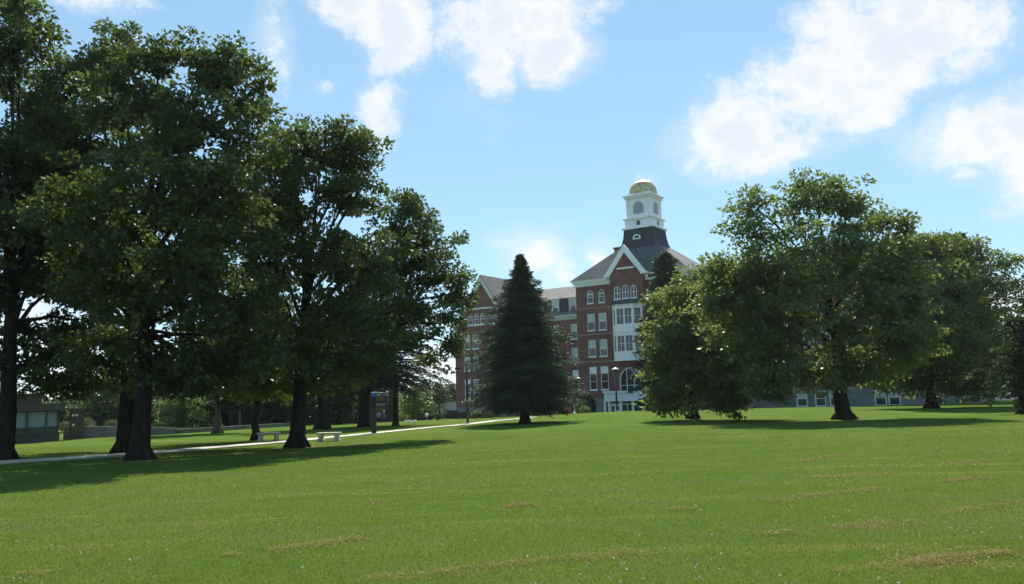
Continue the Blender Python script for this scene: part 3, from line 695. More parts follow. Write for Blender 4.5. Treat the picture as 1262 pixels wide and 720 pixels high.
br_ = MB(); g0 = grow(plan, 0.22); c0 = [(BX0 + .1, PD - 0.003), (FXa + .1, PD - .1), (FXb - .1, PD - .1), (BX1 - .1, PD - 0.003)]
for i in range(3): br_.poly([(*g0[i], 13.622), (*g0[i + 1], 13.622), (*c0[i + 1], 14.42), (*c0[i], 14.42)])
br_.poly([(*p, 13.622) for p in reversed(g0)]); br_.build('bay_roof', M['slate_dark'], bay)

# ---- white entrance porch
pp = [(-4.15, -1.0), (-3.55, -3.0), (2.75, -3.0), (3.4, -1.0)]
po = MB()
fplan = grow(pp, 0.0); ext(po, [(p[0], p[1] if p[1] < -2 else -1.103) for p in pp], 0.3, 1.35); ext(po, grow([(p[0], p[1] if p[1] < -2 else -1.103) for p in pp], 0.14), 1.352, 1.62); ext(po, grow([(p[0], p[1] if p[1] < -2 else -1.103) for p in pp], 0.07), 0.2, 0.298)
for x in (-3.5, -2.85, -1.05, 0.75, 2.65): po.box(x - .16, x + .16, -2.95, -2.65, -2.0, 0.198)
for x in (-4.0, 3.2): po.box(x - .14, x + .14, -1.5, -1.2, -2.0, 0.198)
porch = bp(po, 'porch', 'trim', label='white flat roofed entrance porch with glazed doors')
dg = MB(); dg.box(-3.5, 2.7, -2.7, -2.68, -1.7, 0.19); dg.build('pane', M['glass'], porch)
for x0 in (-2.66, -1.95):
    d_ = MB(); w_ = 0.68
    d_.box(x0, x0 + .14, -2.78, -2.705, -1.7, -.25); d_.box(x0 + w_ - .14, x0 + w_, -2.78, -2.705, -1.7, -.25); d_.box(x0 + .14, x0 + w_ - .14, -2.78, -2.705, -.42, -.25); d_.box(x0 + .14, x0 + w_ - .14, -2.78, -2.705, -1.7, -1.35); d_.build('door', M['trim'], porch)
tb_ = MB(); tb_.box(-2.68, -1.22, -2.79, -2.7, -.24, -.1); tb_.box(-0.88, 0.58, -2.79, -2.7, -.24, -.14); tb_.box(-0.2, -0.1, -2.79, -2.7, -1.7, -.242); tb_.build('mullion', M['trim'], porch)

# ---- wing blocks between tower and gabled pavilions
def connector(x0, x1, d, wx, label, side):
    c0, c1 = 12.72, 13.42; mb = MB(); hl = []
    rws = {1: (1.6, 4.95), 2: (6.02, 8.33), 3: (9.68, 12.0)}
    for x in wx:
        for r_ in rws: hl.append((x, x + 1.12, *rws[r_], False, r_))
    wall_panel(mb, x0, x1, FB, c0 + 0.05, d, [h[:5] for h in hl]); mb.poly([(x0, d + 11, FB), (x1, d + 11, FB), (x1, d + 11, c0), (x0, d + 11, c0)])
    bp(mb, 'wall', 'brick', label=label)
    for h in hl: window(hall, *h[:4], d, blind=0.0 if h[5] == 1 else wrnd.choice([0.35, 0.5, 0.6, 0.9]), transom=1.0 if h[5] == 1 else 0)
    f = MB(); f.box(x0, x1, d - .1, d + 11, -2.8, FB - 0.002); bp(f, 'foundation', 'stone')
    c = MB(); cornice(c, x0, x1, d, c0, c1, 0.5); bp(c, 'cornice', 'trim_grey')
    r = MB(); zt, zr = 16.05, 18.75
    r.poly([(x0, d - .3, c1 + .004), (x1, d - .3, c1 + .004), (x1, d + .55, zt), (x0, d + .55, zt)])
    r.poly([(x0, d + .3, zt + .12), (x1, d + .3, zt + .12), (x1, d + 6, zr), (x0, d + 6, zr)]); r.poly([(x0, d + .3, zt + .12), (x0, d + .3, zt - .06), (x1, d + .3, zt - .06), (x1, d + .3, zt + .12)])
    r.poly([(x0, d + 6, zr), (x1, d + 6, zr), (x1, d + 11.4, c1), (x0, d + 11.4, c1)])
    bp(r, 'roof', 'slate')
    for x in wx:                                # paired dormer windows with a dark slate panel between
        dr = MB(); dr.box(x - .12, x + 1.24, d - .12, d + .6, 13.5, 13.62); dr.box(x - .12, x + 1.24, d - .12, d + .6, 15.8, 16.0)
        dr.box(x - .12, x - 0.003, d - .1, d + .5, 13.622, 15.798); dr.box(x + 1.123, x + 1.24, d - .1, d + .5, 13.622, 15.798); bp(dr, 'dormer_trim', 'trim_grey')
    for a, b in zip(wx[:-1], wx[1:]):
        if b - a > 2.2: dk = MB(); dk.prism([(a + 1.4, d - .18, 13.46), (b - .26, d - .18, 13.46), (b - .26, d - .02, 15.6), (b - .6, d + .02, 15.95), (a + 1.75, d + .02, 15.95), (a + 1.4, d - .02, 15.6)], (0, .35, 0)); bp(dk, 'dormer_cheek', 'slate_dark')
    for x in wx: window(hall, x, x + 1.12, 13.62, 15.8, d - .1, blind=wrnd.choice([0.4, 0.5]), sill=False)
connector(-22.7, TWX0 - 0.003, 4.0, [-21.6, -18.6, -15.65, -12.5], 'recessed red brick wing left of the tower', -1)
connector(TWX1 + 0.003, 21.6, 4.0, [9.4, 12.6, 15.8, 19.0], 'recessed red brick wing right of the tower', 1)

def gabled(cx, hw, d, depth, label):
    mb = MB(); hl = []; rws = {1: (0.7, 4.1, 1), 2: (5.55, 7.85, 2), 3: (9.1, 11.45, 3)}
    for c in (-3.95, -2.15, 0.95, 2.75):
        for r_ in rws: hl.append((cx + c, cx + c + 1.22, rws[r_][0], rws[r_][1], False, r_))
    for k in range(5): hl.append((cx - 3.0 + 1.23 * k, cx - 3.0 + 1.23 * k + 0.95, 13.1, 14.9, True, 4))
    ze, za = 12.1, 20.7; sl = (za - ze) / hw
    zt = 15.2; xt = hw - (zt - ze) / sl
    # wall up to the eaves, then gable in two steps so that the attic windows have openings
    wall_panel(mb, cx - hw, cx + hw, -.45, ze, d, [h[:5] for h in hl if h[5] < 4])
    wall_panel(mb, cx - xt, cx + xt, ze, zt, d, [h[:5] for h in hl if h[5] == 4])
    mb.poly([(cx - hw, d, ze), (cx - xt, d, ze), (cx - xt, d, zt)]); mb.poly([(cx + hw, d, ze), (cx + xt, d, zt), (cx + xt, d, ze)])
    mb.poly([(cx - xt, d, zt), (cx + xt, d, zt), (cx, d, za)])
    for x in (cx - hw, cx + hw): mb.poly([(x, d, -.45), (x, d + depth, -.45), (x, d + depth, ze), (x, d, ze)])
    mb.poly([(cx - hw, d + depth, -.45), (cx + hw, d + depth, -.45), (cx + hw, d + depth, ze), (cx, d + depth, za), (cx - hw, d + depth, ze)])
    bp(mb, 'wall', 'brick', label=label)
    for h in hl:
        if h[5] == 4: window(hall, *h[:4], d, arch=True, blind=0.3)
        else: window(hall, *h[:4], d, blind=0.0 if h[5] == 1 else wrnd.choice([0.5, 0.55, 0.4]), transom=0.9 if h[5] == 1 else 0)
    f = MB(); f.box(cx - hw - .1, cx + hw + .1, d - .1, d + depth, -3.0, -.452); bp(f, 'foundation', 'stone')
    for c in (-3.9, -2.2, 0.9, 2.7): window(hall, cx + c, cx + c + 1.1, -1.9, -.7, d - .12, blind=0, sill=False)
    t = MB(); o_ = 0.5
    for s_ in (-1, 1):
        xe = cx + s_ * (hw + o_); zz = ze - sl * o_
        t.prism([(cx, d - .45, za + .35), (xe, d - .45, zz + .35), (xe, d - .45, zz - .55), (cx, d - .45, za - .75)], (0, .42, 0))
        t.box(min(xe, xe - s_ * .9), max(xe, xe - s_ * .9), d - .5, d - .003, zz - .62, zz - .2 - .36)
        t.box(min(xe, cx + s_ * (hw + .003)), max(xe, cx + s_ * (hw + .003)), d + .0, d + depth, zz - .35, zz + .1)
    t.box(cx - 3.35, cx + 3.35, d - .12, d - .003, 15.55, 15.85); t.box(cx - 3.5, cx + 3.55, d - .14, d - .003, 12.85, 12.98)
    bp(t, 'gable_trim', 'trim_grey', label='pale raking boards of the wide brick gable')
    for z in (8.3, 11.75):
        bl = MB(); bl.box(cx - hw - .04, cx + hw + .04, d - .05, d + .01, z, z + .2); bp(bl, 'belt_course', 'belt')
    r = MB()
    for s_ in (-1, 1):
        xe = cx + s_ * (hw + o_ + .1); zz = ze - sl * (o_ + .1)
        r.prism([(cx, d - .5, za + .36), (xe, d - .5, zz + .36), (xe, d - .5, zz + .5), (cx, d - .5, za + .55)], (0, depth + .8, 0))
    bp(r, 'roof', 'slate', label='steep slate roof of the gabled pavilion')
    # shed dormer on the left slope
    dd = MB(); x = cx - hw * .8
    dd.box(x - .9, x + 1.2, d + 3.2, d + 5.8, ze - .2, 15.1); dd.prism([(x - 1.2, d + 3.0, 15.0), (x - 1.2, d + 6.0, 15.0), (x + 2.0, d + 6.0, 16.2), (x + 2.0, d + 3.0, 16.2)], (0, 0, .18)); bp(dd, 'dormer', 'slate_dark')
gabled(-28.5, 5.8, 3.0, 15.0, 'red brick gabled pavilion at the far left end')

# ---- right end block behind the spreading trees: slate mansard over brick
X0, X1, D = 21.603, 41.4, 0.0
mb = MB(); hl = []; FR = 1.39
for x in (23.0, 25.0, 28.2, 30.2, 33.6, 35.6, 38.6):
    for z0, z1, r_ in ((2.6, 5.4, 1), (6.4, 8.8, 2), (10.2, 12.6, 3)): hl.append((x, x + 1.25, z0, z1, False, r_))
wall_panel(mb, X0, X1, FR, 15.5, D, [h[:5] for h in hl])
for x in (X0, X1): mb.poly([(x, D, FR), (x, D + 16, FR), (x, D + 16, 15.5), (x, D, 15.5)])
mb.poly([(X0, D + 16, FR), (X1, D + 16, FR), (X1, D + 16, 15.5), (X0, D + 16, 15.5)])
bp(mb, 'wall', 'brick', label='red brick end block behind the spreading trees')
for h in hl: window(hall, *h[:4], D, blind=wrnd.choice([0, .4, .5]))
f = MB(); fh = []
for x in (19.3 + 2.4, 23.9, 25.6, 30.65, 32.15, 36.5): fh.append((x, x + 1.3, -.9, .98))
wall_panel(f, X0 - .1, X1 + .1, -2.4, FR - .002, D - .1, fh); f.poly([(X1 + .1, D - .1, -2.4), (X1 + .1, D + 16, -2.4), (X1 + .1, D + 16, FR), (X1 + .1, D - .1, FR)])
f.poly([(X0 - .1, D - .1, FR - .002), (X1 + .1, D - .1, FR - .002), (X1 + .1, D, FR - .002), (X0 - .1, D, FR - .002)])
bp(f, 'foundation', 'stone', label='grey stone basement with white framed windows')
for h in fh: window(hall, *h, D - .1, blind=wrnd.choice([.4, .5, .0]), sill=False, ft=.13)
c = MB(); cornice(c, X0, X1, D, 15.0, 15.7, .45, side_r=D + 16); bp(c, 'cornice', 'trim_grey')
r = MB(); frustum(r, (X0 - .2, X1 + .4, D - .4, D + 16), 15.704, (X0 + .3, X1 - .1, D + .3, D + 15), 18.2); r.box(X0 + .2, X1 + 0.1, D + .1, D + 15.2, 18.202, 18.4); bp(r, 'roof', 'slate_dark')

# ------------------------------------------------------------------ setting
def grid_sheet():
    xs = np.unique(np.concatenate([np.arange(-900, -75, 40), np.arange(-75, 75.1, 1.0), np.arange(80, 900, 40)]))
    ys = np.unique(np.concatenate([np.arange(-400, -6, 30), np.arange(-6, 140, 1.0), np.arange(140, 1500, 30)]))
    Xg, Yg = np.meshgrid(xs, ys); Zg = ground_np(Xg, Yg); nx, ny = len(xs), len(ys)
    V = np.stack([Xg, Yg, Zg], -1).reshape(-1, 3)
    i = (np.arange(ny - 1)[:, None] * nx + np.arange(nx - 1)[None]).ravel()
    Fc = np.stack([i, i + 1, i + 1 + nx, i + nx], 1)
    me = bpy.data.meshes.new('lawn'); me.from_pydata(V.tolist(), [], Fc.tolist()); me.polygons.foreach_set('use_smooth', [True] * len(Fc)); me.update()
    return me

# path: a pale concrete walk
pathpx = [(-160, 582), (-60, 576), (0, 571), (80, 566), (140, 562), (220, 556), (300, 549.5), (366, 544), (420, 538.5), (475, 533), (530, 527.5), (576, 523.5), (612, 519), (640, 516.6), (657, 514.5)]
pw = [hit(*p) for p in pathpx]
cl_ = [];
for i in range(len(pw) - 1):
    for k in range(10): 
        t = k / 10; p0 = pw[max(i - 1, 0)]; p1 = pw[i]; p2 = pw[i + 1]; p3 = pw[min(i + 2, len(pw) - 1)]
        cl_.append(0.5 * ((2 * p1) + (p2 - p0) * t + (2 * p0 - 5 * p1 + 4 * p2 - p3) * t * t + (3 * p1 - p0 - 3 * p2 + p3) * t ** 3))
cl_.append(pw[-1]); PATH = np.array([(p.x, p.y) for p in cl_])
pm = MB(); rowsP = []
for i, p in enumerate(cl_):
    d = cl_[min(i + 1, len(cl_) - 1)] - cl_[max(i - 1, 0)]; d.z = 0; d.normalize(); n = Vector((-d.y, d.x, 0))
    a = p + n * 0.66; b = p - n * 0.66
    rowsP.append((Vector((a.x, a.y, gz(a.x, a.y) + .05)), Vector((b.x, b.y, gz(b.x, b.y) + .05))))
for (a, b), (c_, d_) in zip(rowsP[:-1], rowsP[1:]):
    dn = Vector((0, 0, .2))
    pm.poly([b, d_, c_, a], True); pm.poly([b - dn, d_ - dn, d_, b]); pm.poly([a, c_, c_ - dn, a - dn])
tag(pm.build('path', M['path']), kind='structure')

# ------------------------------------------------------------------ trees
def B(px, py): return hit(px, py)
b1 = B(4, 568); b2 = B(172, 567); b2b = B(154, 558); b3 = B(366, 552); bR1 = B(1040, 517); bR2 = B(855, 516); bR3 = B(1148, 503); bE = B(647, 522)
SOIL += [(b3.x + .3, b3.y, .75), (bR1.x, bR1.y, .8), (b2.x, b2.y, .5), (bE.x, bE.y, .5), (bR2.x, bR2.y, .6)]
Y = b1.y
broad_tree('oak_tree', 'dark shade tree cut by the left edge of the photo beside the path', b1, .33,
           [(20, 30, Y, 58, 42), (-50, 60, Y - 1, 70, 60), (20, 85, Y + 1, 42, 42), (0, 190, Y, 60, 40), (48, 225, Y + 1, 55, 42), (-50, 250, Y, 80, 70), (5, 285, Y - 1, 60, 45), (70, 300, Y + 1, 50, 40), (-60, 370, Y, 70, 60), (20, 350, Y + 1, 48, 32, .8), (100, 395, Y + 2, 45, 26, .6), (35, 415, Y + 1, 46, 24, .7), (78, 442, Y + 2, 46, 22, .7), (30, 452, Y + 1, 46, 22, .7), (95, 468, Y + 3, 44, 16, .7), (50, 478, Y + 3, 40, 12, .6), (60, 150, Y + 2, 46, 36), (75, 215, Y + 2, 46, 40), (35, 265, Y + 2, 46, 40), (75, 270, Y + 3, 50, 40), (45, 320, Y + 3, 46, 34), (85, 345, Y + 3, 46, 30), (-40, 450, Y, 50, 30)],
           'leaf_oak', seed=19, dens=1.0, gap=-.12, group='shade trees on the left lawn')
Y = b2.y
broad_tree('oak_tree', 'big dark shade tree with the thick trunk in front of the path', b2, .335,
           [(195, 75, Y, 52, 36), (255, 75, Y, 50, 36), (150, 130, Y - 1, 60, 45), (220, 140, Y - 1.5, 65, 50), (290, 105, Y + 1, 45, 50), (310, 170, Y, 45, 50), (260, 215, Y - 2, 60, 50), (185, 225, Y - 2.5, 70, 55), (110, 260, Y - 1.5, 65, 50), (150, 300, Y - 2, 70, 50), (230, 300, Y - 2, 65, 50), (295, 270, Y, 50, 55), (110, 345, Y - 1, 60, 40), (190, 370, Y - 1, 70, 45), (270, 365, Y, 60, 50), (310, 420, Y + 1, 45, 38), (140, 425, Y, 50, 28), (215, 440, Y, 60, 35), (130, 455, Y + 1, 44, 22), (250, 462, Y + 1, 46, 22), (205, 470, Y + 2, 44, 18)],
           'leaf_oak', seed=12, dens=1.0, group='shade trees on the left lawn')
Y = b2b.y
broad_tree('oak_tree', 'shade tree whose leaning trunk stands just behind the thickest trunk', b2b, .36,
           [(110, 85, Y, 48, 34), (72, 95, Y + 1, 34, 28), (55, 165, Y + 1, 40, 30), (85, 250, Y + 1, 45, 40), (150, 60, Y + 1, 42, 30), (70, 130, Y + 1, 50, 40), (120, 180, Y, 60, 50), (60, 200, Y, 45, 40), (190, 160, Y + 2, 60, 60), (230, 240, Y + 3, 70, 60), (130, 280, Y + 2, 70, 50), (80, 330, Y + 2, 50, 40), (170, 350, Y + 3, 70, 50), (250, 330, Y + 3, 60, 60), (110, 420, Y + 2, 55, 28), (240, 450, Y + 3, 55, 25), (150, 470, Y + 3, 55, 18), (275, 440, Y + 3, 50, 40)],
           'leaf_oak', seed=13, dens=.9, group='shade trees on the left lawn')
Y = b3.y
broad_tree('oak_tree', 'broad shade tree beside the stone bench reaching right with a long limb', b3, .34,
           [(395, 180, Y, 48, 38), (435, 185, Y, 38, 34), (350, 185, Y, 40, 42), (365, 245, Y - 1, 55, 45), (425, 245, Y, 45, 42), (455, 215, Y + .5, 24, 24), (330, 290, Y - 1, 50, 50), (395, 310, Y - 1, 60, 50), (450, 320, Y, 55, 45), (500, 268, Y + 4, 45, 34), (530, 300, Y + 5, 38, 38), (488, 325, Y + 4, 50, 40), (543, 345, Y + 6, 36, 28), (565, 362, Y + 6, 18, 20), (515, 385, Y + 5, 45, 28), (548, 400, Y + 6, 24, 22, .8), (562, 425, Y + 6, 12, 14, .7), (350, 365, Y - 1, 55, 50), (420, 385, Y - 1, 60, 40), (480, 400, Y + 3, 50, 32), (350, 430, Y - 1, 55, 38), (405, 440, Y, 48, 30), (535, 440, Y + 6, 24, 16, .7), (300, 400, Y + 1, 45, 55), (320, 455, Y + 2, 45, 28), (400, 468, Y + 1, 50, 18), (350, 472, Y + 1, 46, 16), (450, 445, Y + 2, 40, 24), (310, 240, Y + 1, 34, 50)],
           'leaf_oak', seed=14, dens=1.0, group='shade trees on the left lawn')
b = B(316, 543); Y = b.y
broad_tree('maple_tree', 'slim young shade tree beside the shaded bench', b, .22, [(316, 400, Y, 45, 40), (290, 440, Y, 45, 35), (345, 440, Y, 40, 35), (320, 350, Y, 40, 40), (300, 478, Y, 36, 18), (340, 478, Y, 36, 18)], 'leaf_oak', seed=15, dens=.9, fork=.3)
b = B(268, 534); Y = b.y
broad_tree('maple_tree', 'grey trunked small tree standing by the end of the concrete wall', b, .30, [(268, 470, Y, 40, 24), (240, 450, Y, 40, 28), (300, 455, Y, 38, 28), (262, 420, Y, 45, 32), (285, 490, Y, 26, 12, .6)], 'leaf_dark', 'bark_grey', seed=16, dens=.9, fork=.35)
b = B(394, 529); Y = b.y
broad_tree('maple_tree', 'dark slender tree in front of the brown brick building', b, .34, [(394, 440, Y, 50, 30), (370, 475, Y, 36, 18), (425, 470, Y, 30, 20), (400, 395, Y, 50, 36)], 'leaf_dark', seed=17, dens=.9, fork=.3)
b = B(404, 529.3); Y = b.y
broad_tree('maple_tree', 'thin dark tree just right of the slender one by the brown building', b, .2, [(412, 455, Y, 30, 22), (420, 430, Y, 30, 26)], 'leaf_dark', seed=18, dens=.9, fork=.3)
# spruces behind the call post
b = B(449, 526); 
conifer('spruce_tree', 'thick trunked dark spruce left of the blue topped call post', b, 16, .5, [(0, 1.5), (.22, 4.8), (.3, 4.6), (.6, 2.8), (1, .1)], 'needle_brown', seed=21, n_br=120, bare=.25, droop=.42, spray=70, ln=.32, wd=.09, group='spruces by the call post')
b = B(487.5, 525);
conifer('spruce_tree', 'slim dark spruce right of the blue topped call post', b, 15, .25, [(0, 1), (.22, 5.0), (.3, 4.9), (.6, 2.5), (1, .1)], 'needle_brown', seed=22, n_br=95, bare=.26, droop=.42, spray=60, ln=.32, wd=.09, group='spruces by the call post')
# evergreen in the middle of the lawn
conifer('cedar_tree', 'dense dark evergreen cone standing alone on the lawn before the hall', bE, 13.2, .36, [(.105, 2.6), (.14, 3.3), (.2, 3.75), (.3, 3.8), (.41, 3.5), (.51, 3.1), (.62, 2.55), (.73, 1.85), (.83, 1.12), (.92, .5), (1, .04)], 'needle', seed=23, n_br=620, bare=.105, droop=.26, spray=92, ln=.23, wd=.065, ragged=.62)
# spreading trees on the right
Y = bR1.y
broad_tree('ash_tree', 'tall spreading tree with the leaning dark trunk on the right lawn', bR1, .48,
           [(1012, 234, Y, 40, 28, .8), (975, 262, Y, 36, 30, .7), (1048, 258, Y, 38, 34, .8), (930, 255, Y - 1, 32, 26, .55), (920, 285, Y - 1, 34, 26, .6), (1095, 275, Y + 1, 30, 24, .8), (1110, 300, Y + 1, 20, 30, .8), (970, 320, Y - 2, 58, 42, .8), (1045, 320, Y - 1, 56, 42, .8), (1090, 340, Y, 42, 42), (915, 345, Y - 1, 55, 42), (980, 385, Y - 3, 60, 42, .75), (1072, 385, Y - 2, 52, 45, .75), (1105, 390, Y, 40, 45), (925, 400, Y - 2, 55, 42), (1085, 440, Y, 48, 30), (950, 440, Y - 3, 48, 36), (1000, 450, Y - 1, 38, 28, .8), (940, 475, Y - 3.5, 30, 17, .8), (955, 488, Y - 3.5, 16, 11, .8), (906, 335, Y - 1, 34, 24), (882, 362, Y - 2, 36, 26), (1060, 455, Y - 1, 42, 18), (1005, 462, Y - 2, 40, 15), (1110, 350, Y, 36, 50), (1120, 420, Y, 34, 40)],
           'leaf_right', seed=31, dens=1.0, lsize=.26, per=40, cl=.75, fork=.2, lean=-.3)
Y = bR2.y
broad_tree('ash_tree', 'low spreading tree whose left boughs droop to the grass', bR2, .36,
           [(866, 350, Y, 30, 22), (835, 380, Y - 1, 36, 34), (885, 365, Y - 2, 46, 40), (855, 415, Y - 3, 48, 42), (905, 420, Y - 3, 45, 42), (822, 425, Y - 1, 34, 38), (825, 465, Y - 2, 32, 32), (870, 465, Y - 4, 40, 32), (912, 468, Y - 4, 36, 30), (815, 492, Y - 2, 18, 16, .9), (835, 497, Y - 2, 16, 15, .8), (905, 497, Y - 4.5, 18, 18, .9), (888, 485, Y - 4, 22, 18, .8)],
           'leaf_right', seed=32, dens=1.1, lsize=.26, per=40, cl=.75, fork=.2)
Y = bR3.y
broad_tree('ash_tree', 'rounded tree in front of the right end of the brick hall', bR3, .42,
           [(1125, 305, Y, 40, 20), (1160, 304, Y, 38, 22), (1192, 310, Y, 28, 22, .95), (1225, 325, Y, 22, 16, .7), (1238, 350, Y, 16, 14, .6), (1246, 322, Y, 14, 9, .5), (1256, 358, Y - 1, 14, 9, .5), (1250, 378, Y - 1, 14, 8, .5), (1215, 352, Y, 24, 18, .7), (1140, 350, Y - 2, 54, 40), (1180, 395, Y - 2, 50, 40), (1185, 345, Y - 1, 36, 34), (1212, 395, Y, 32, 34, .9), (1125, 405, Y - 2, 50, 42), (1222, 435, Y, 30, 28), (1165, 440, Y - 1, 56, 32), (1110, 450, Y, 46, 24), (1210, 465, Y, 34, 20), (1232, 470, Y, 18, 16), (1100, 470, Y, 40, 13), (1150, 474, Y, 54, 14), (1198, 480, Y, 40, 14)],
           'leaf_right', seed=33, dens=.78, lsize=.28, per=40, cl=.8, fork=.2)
b = B(1262, 510); Y = b.y
broad_tree('yew_tree', 'dark bushy tree at the right edge of the photo', b, .3,
           [(1258, 400, Y, 22, 28, .8), (1262, 440, Y, 26, 26), (1245, 470, Y, 22, 20), (1264, 485, Y, 32, 22), (1290, 420, Y, 40, 60), (1300, 360, Y, 40, 40), (1290, 470, Y, 40, 40), (1240, 492, Y, 12, 9, .7)], 'leaf_dark', seed=34, dens=1.0, lsize=.22, per=50, fork=.15)
b = stand(824, 94, 400)
conifer('hemlock_tree', 'narrow dark conifer pressed against the right side of the tower', b, 18.8, .35, [(0, 3.2), (.1, 4.3), (.3, 4.2), (.55, 3.4), (.75, 2.4), (.9, 1.5), (1, .15)], 'needle', seed=35, n_br=240, bare=.04, droop=.25, spray=70, ln=.45, wd=.16, ragged=.45)
# background planting behind the left trees
def bgt(name, label, px, py, w, h, Y, leaf, seed, group=None, br=.2, ls=.3):
    b = stand(px, Y)
    lb = [(px, py, Y, w * .6, h * .5), (px - w * .5, py + h * .3, Y, w * .5, h * .45), (px + w * .5, py + h * .3, Y, w * .5, h * .45), (px + w * .1, py - h * .4, Y, w * .4, h * .35), (px, py + h * .55, Y - 1, w * .6, h * .35)]
    return broad_tree(name, label, b, br, lb, leaf, seed=seed, lsize=ls, per=30, cl=.8, dens=.6, fork=.2, group=group)
GB = 'small trees behind the left lawn'
bgt('maple_tree', 'bushy tree above the clipped shrubs behind the concrete wall', 128, 500, 46, 44, 88, 'leaf_oak', 41, GB)
bgt('maple_tree', 'pale green sunlit tree seen right of the thickest trunk above the wall end', 226, 496, 40, 48, 84, 'leaf_light', 42, GB)
bgt('maple_tree', 'dark tree behind the leaning trunk above the concrete wall', 180, 478, 60, 62, 92, 'leaf_dark', 43, GB)
bgt('maple_tree', 'dark tree above the columned porch of the brown building', 306, 462, 62, 46, 89, 'leaf_dark', 44, GB)
bgt('maple_tree', 'dark tree over the roof of the brown building', 375, 455, 66, 46, 91, 'leaf_dark', 45, GB)
bgt('maple_tree', 'dark tree filling the gap left of the columned porch', 265, 490, 46, 52, 96, 'leaf_dark', 40, GB)
bgt('maple_tree', 'low dark tree behind the brown entry wall of the glazed building', 92, 503, 40, 32, 92, 'leaf_dark', 39, GB)
bgt('maple_tree', 'dark tree in front of the right end of the brown building', 440, 455, 52, 40, 94, 'leaf_dark', 38, GB)
bgt('maple_tree', 'dark bushy tree between the slim young tree and the big trunk by the bench', 338, 488, 40, 40, 86, 'leaf_dark', 36, GB)
bgt('maple_tree', 'dark low branched tree left of the thick trunked spruce', 418, 484, 36, 38, 86, 'leaf_dark', 37, GB)
bgt('maple_tree', 'yellow green tree right of the slim spruce trunk', 510, 490, 18, 24, 100, 'leaf_light', 46, GB)
bgt('maple_tree', 'light green tree beside the far grey wall', 527, 492, 16, 20, 120, 'leaf_light', 47, GB)
bgt('maple_tree', 'small rounded tree with two thin stems left of the hall corner', 541, 483, 13, 15, 115, 'leaf_oak', 48, GB, br=.12)
def far_pine(name, label, px, ytop, Y, hw, seed):
    b = stand(px, Y); h = at(px, ytop, Y).z - b.z
    return conifer(name, label, b, h, .2, [(0, hw), (.3, hw * .9), (.7, hw * .5), (1, .1)], 'needle', seed=seed, n_br=60, bare=.1, spray=30, ln=.7, wd=.28, ragged=.4, group='distant conifers left of the hall')
far_pine('pine_tree', 'pointed distant conifer in the gap left of the hall', 524, 468, 190, 3.2, 51)
far_pine('pine_tree', 'distant conifer touching the left corner of the hall', 556, 474, 180, 3.0, 52)
far_pine('pine_tree', 'shorter distant conifer between the other two', 547, 483, 210, 3.0, 53)
far_pine('pine_tree', 'distant conifer furthest left beside the yellow green tree', 514, 480, 200, 3.2, 54)
# ------------------------------------------------------------------ shrubs and beds by the hall
def sh_at(px, py, Yd): 
    b = hit(px, py) if Yd is None else stand(px, Yd); return b
shrub('flower_shrub', 'round red flowering shrub just right of the lone cedar trunk', stand(662, 86), .52, .5, 'leaf_oak', 61, 1500, .09, 'shrub', 'red flowering shrubs', 'petal_red', 900, flat=True)
shrub('flower_shrub', 'wide red flowering shrub in front of the brick wing', stand(694.5, 88), .7, .42, 'leaf_oak', 62, 1500, .09, 'shrub', 'red flowering shrubs', 'petal_red', 800, flat=True)
shrub('leafy_shrub', 'small light green shrub between the two red flowering shrubs', stand(679, 88), .4, .5, 'leaf_light', 63, 1400, .1)
shrub('leafy_shrub', 'low grey green shrub right of the white garden post', stand(720, 90), .6, .48, 'leaf_light', 64, 1700, .1)
shrub('leafy_shrub', 'tiny low shrub hugging the foot of the white garden post', stand(712, 89), .35, .22, 'leaf_light', 65, 900, .09)
shrub('hydrangea_bush', 'tall bush with pale yellow blossom against the brick corner', stand(713, 103), 1.0, 1.75, 'leaf_light', 66, 4200, .15, 'shrub', None, 'petal_pale', 700)
shrub('holly_bush', 'dark green bush at the brick corner beside the pale blossom', stand(726, 105), .9, 1.5, 'leaf_dark', 67, 4200, .15)
shrub('holly_bush', 'dark green bush behind the lower right of the lone cedar', stand(697, 101), 1.3, 1.1, 'leaf_dark', 68, 4200, .15)
shrub('leafy_shrub', 'broad shrub at the foot of the gabled pavilion left of the lone cedar', stand(592, 112), 1.6, .7, 'leaf_oak', 69, 3800, .14)
shrub('leafy_shrub', 'small shrub under the basement windows near the left hall corner', stand(575, 113), .9, .6, 'leaf_oak', 70, 2400, .14)
# clipped domes behind the concrete wall
for px, w, hh, s, lab in ((82, 8, .42, 71, 'low clipped dome shrub nearest the glazed building'), (105, 12.5, .6, 72, 'largest clipped dome shrub behind the concrete wall'), (139, 9, .45, 73, 'clipped dome shrub next to the big dark trunk')):
    b = stand(px, 66.8); b.z = -.36
    shrub('dome_shrub', lab, b, w * 66.5 / F, hh, 'dome_shrub', s, 2600, .06, 'shrub', 'clipped dome shrubs behind the wall', flat=True)

# small white garden post
b = stand(707.5, 87); r_ = empty('garden_post', b, 'small white garden post with round top between the flower shrubs', 'garden post')
p = MB(); p.lathe([(.2, -.08), (.2, .08), (.12, .13), (.05, .17), (.04, .7)], n=12); p.build('pedestal', M['white'], r_)
p = MB(); p.lathe([(.045, .7), (.09, .74), (.1, .82), (.07, .9), (.02, .93)], n=12); p.build('globe', M['white'], r_)

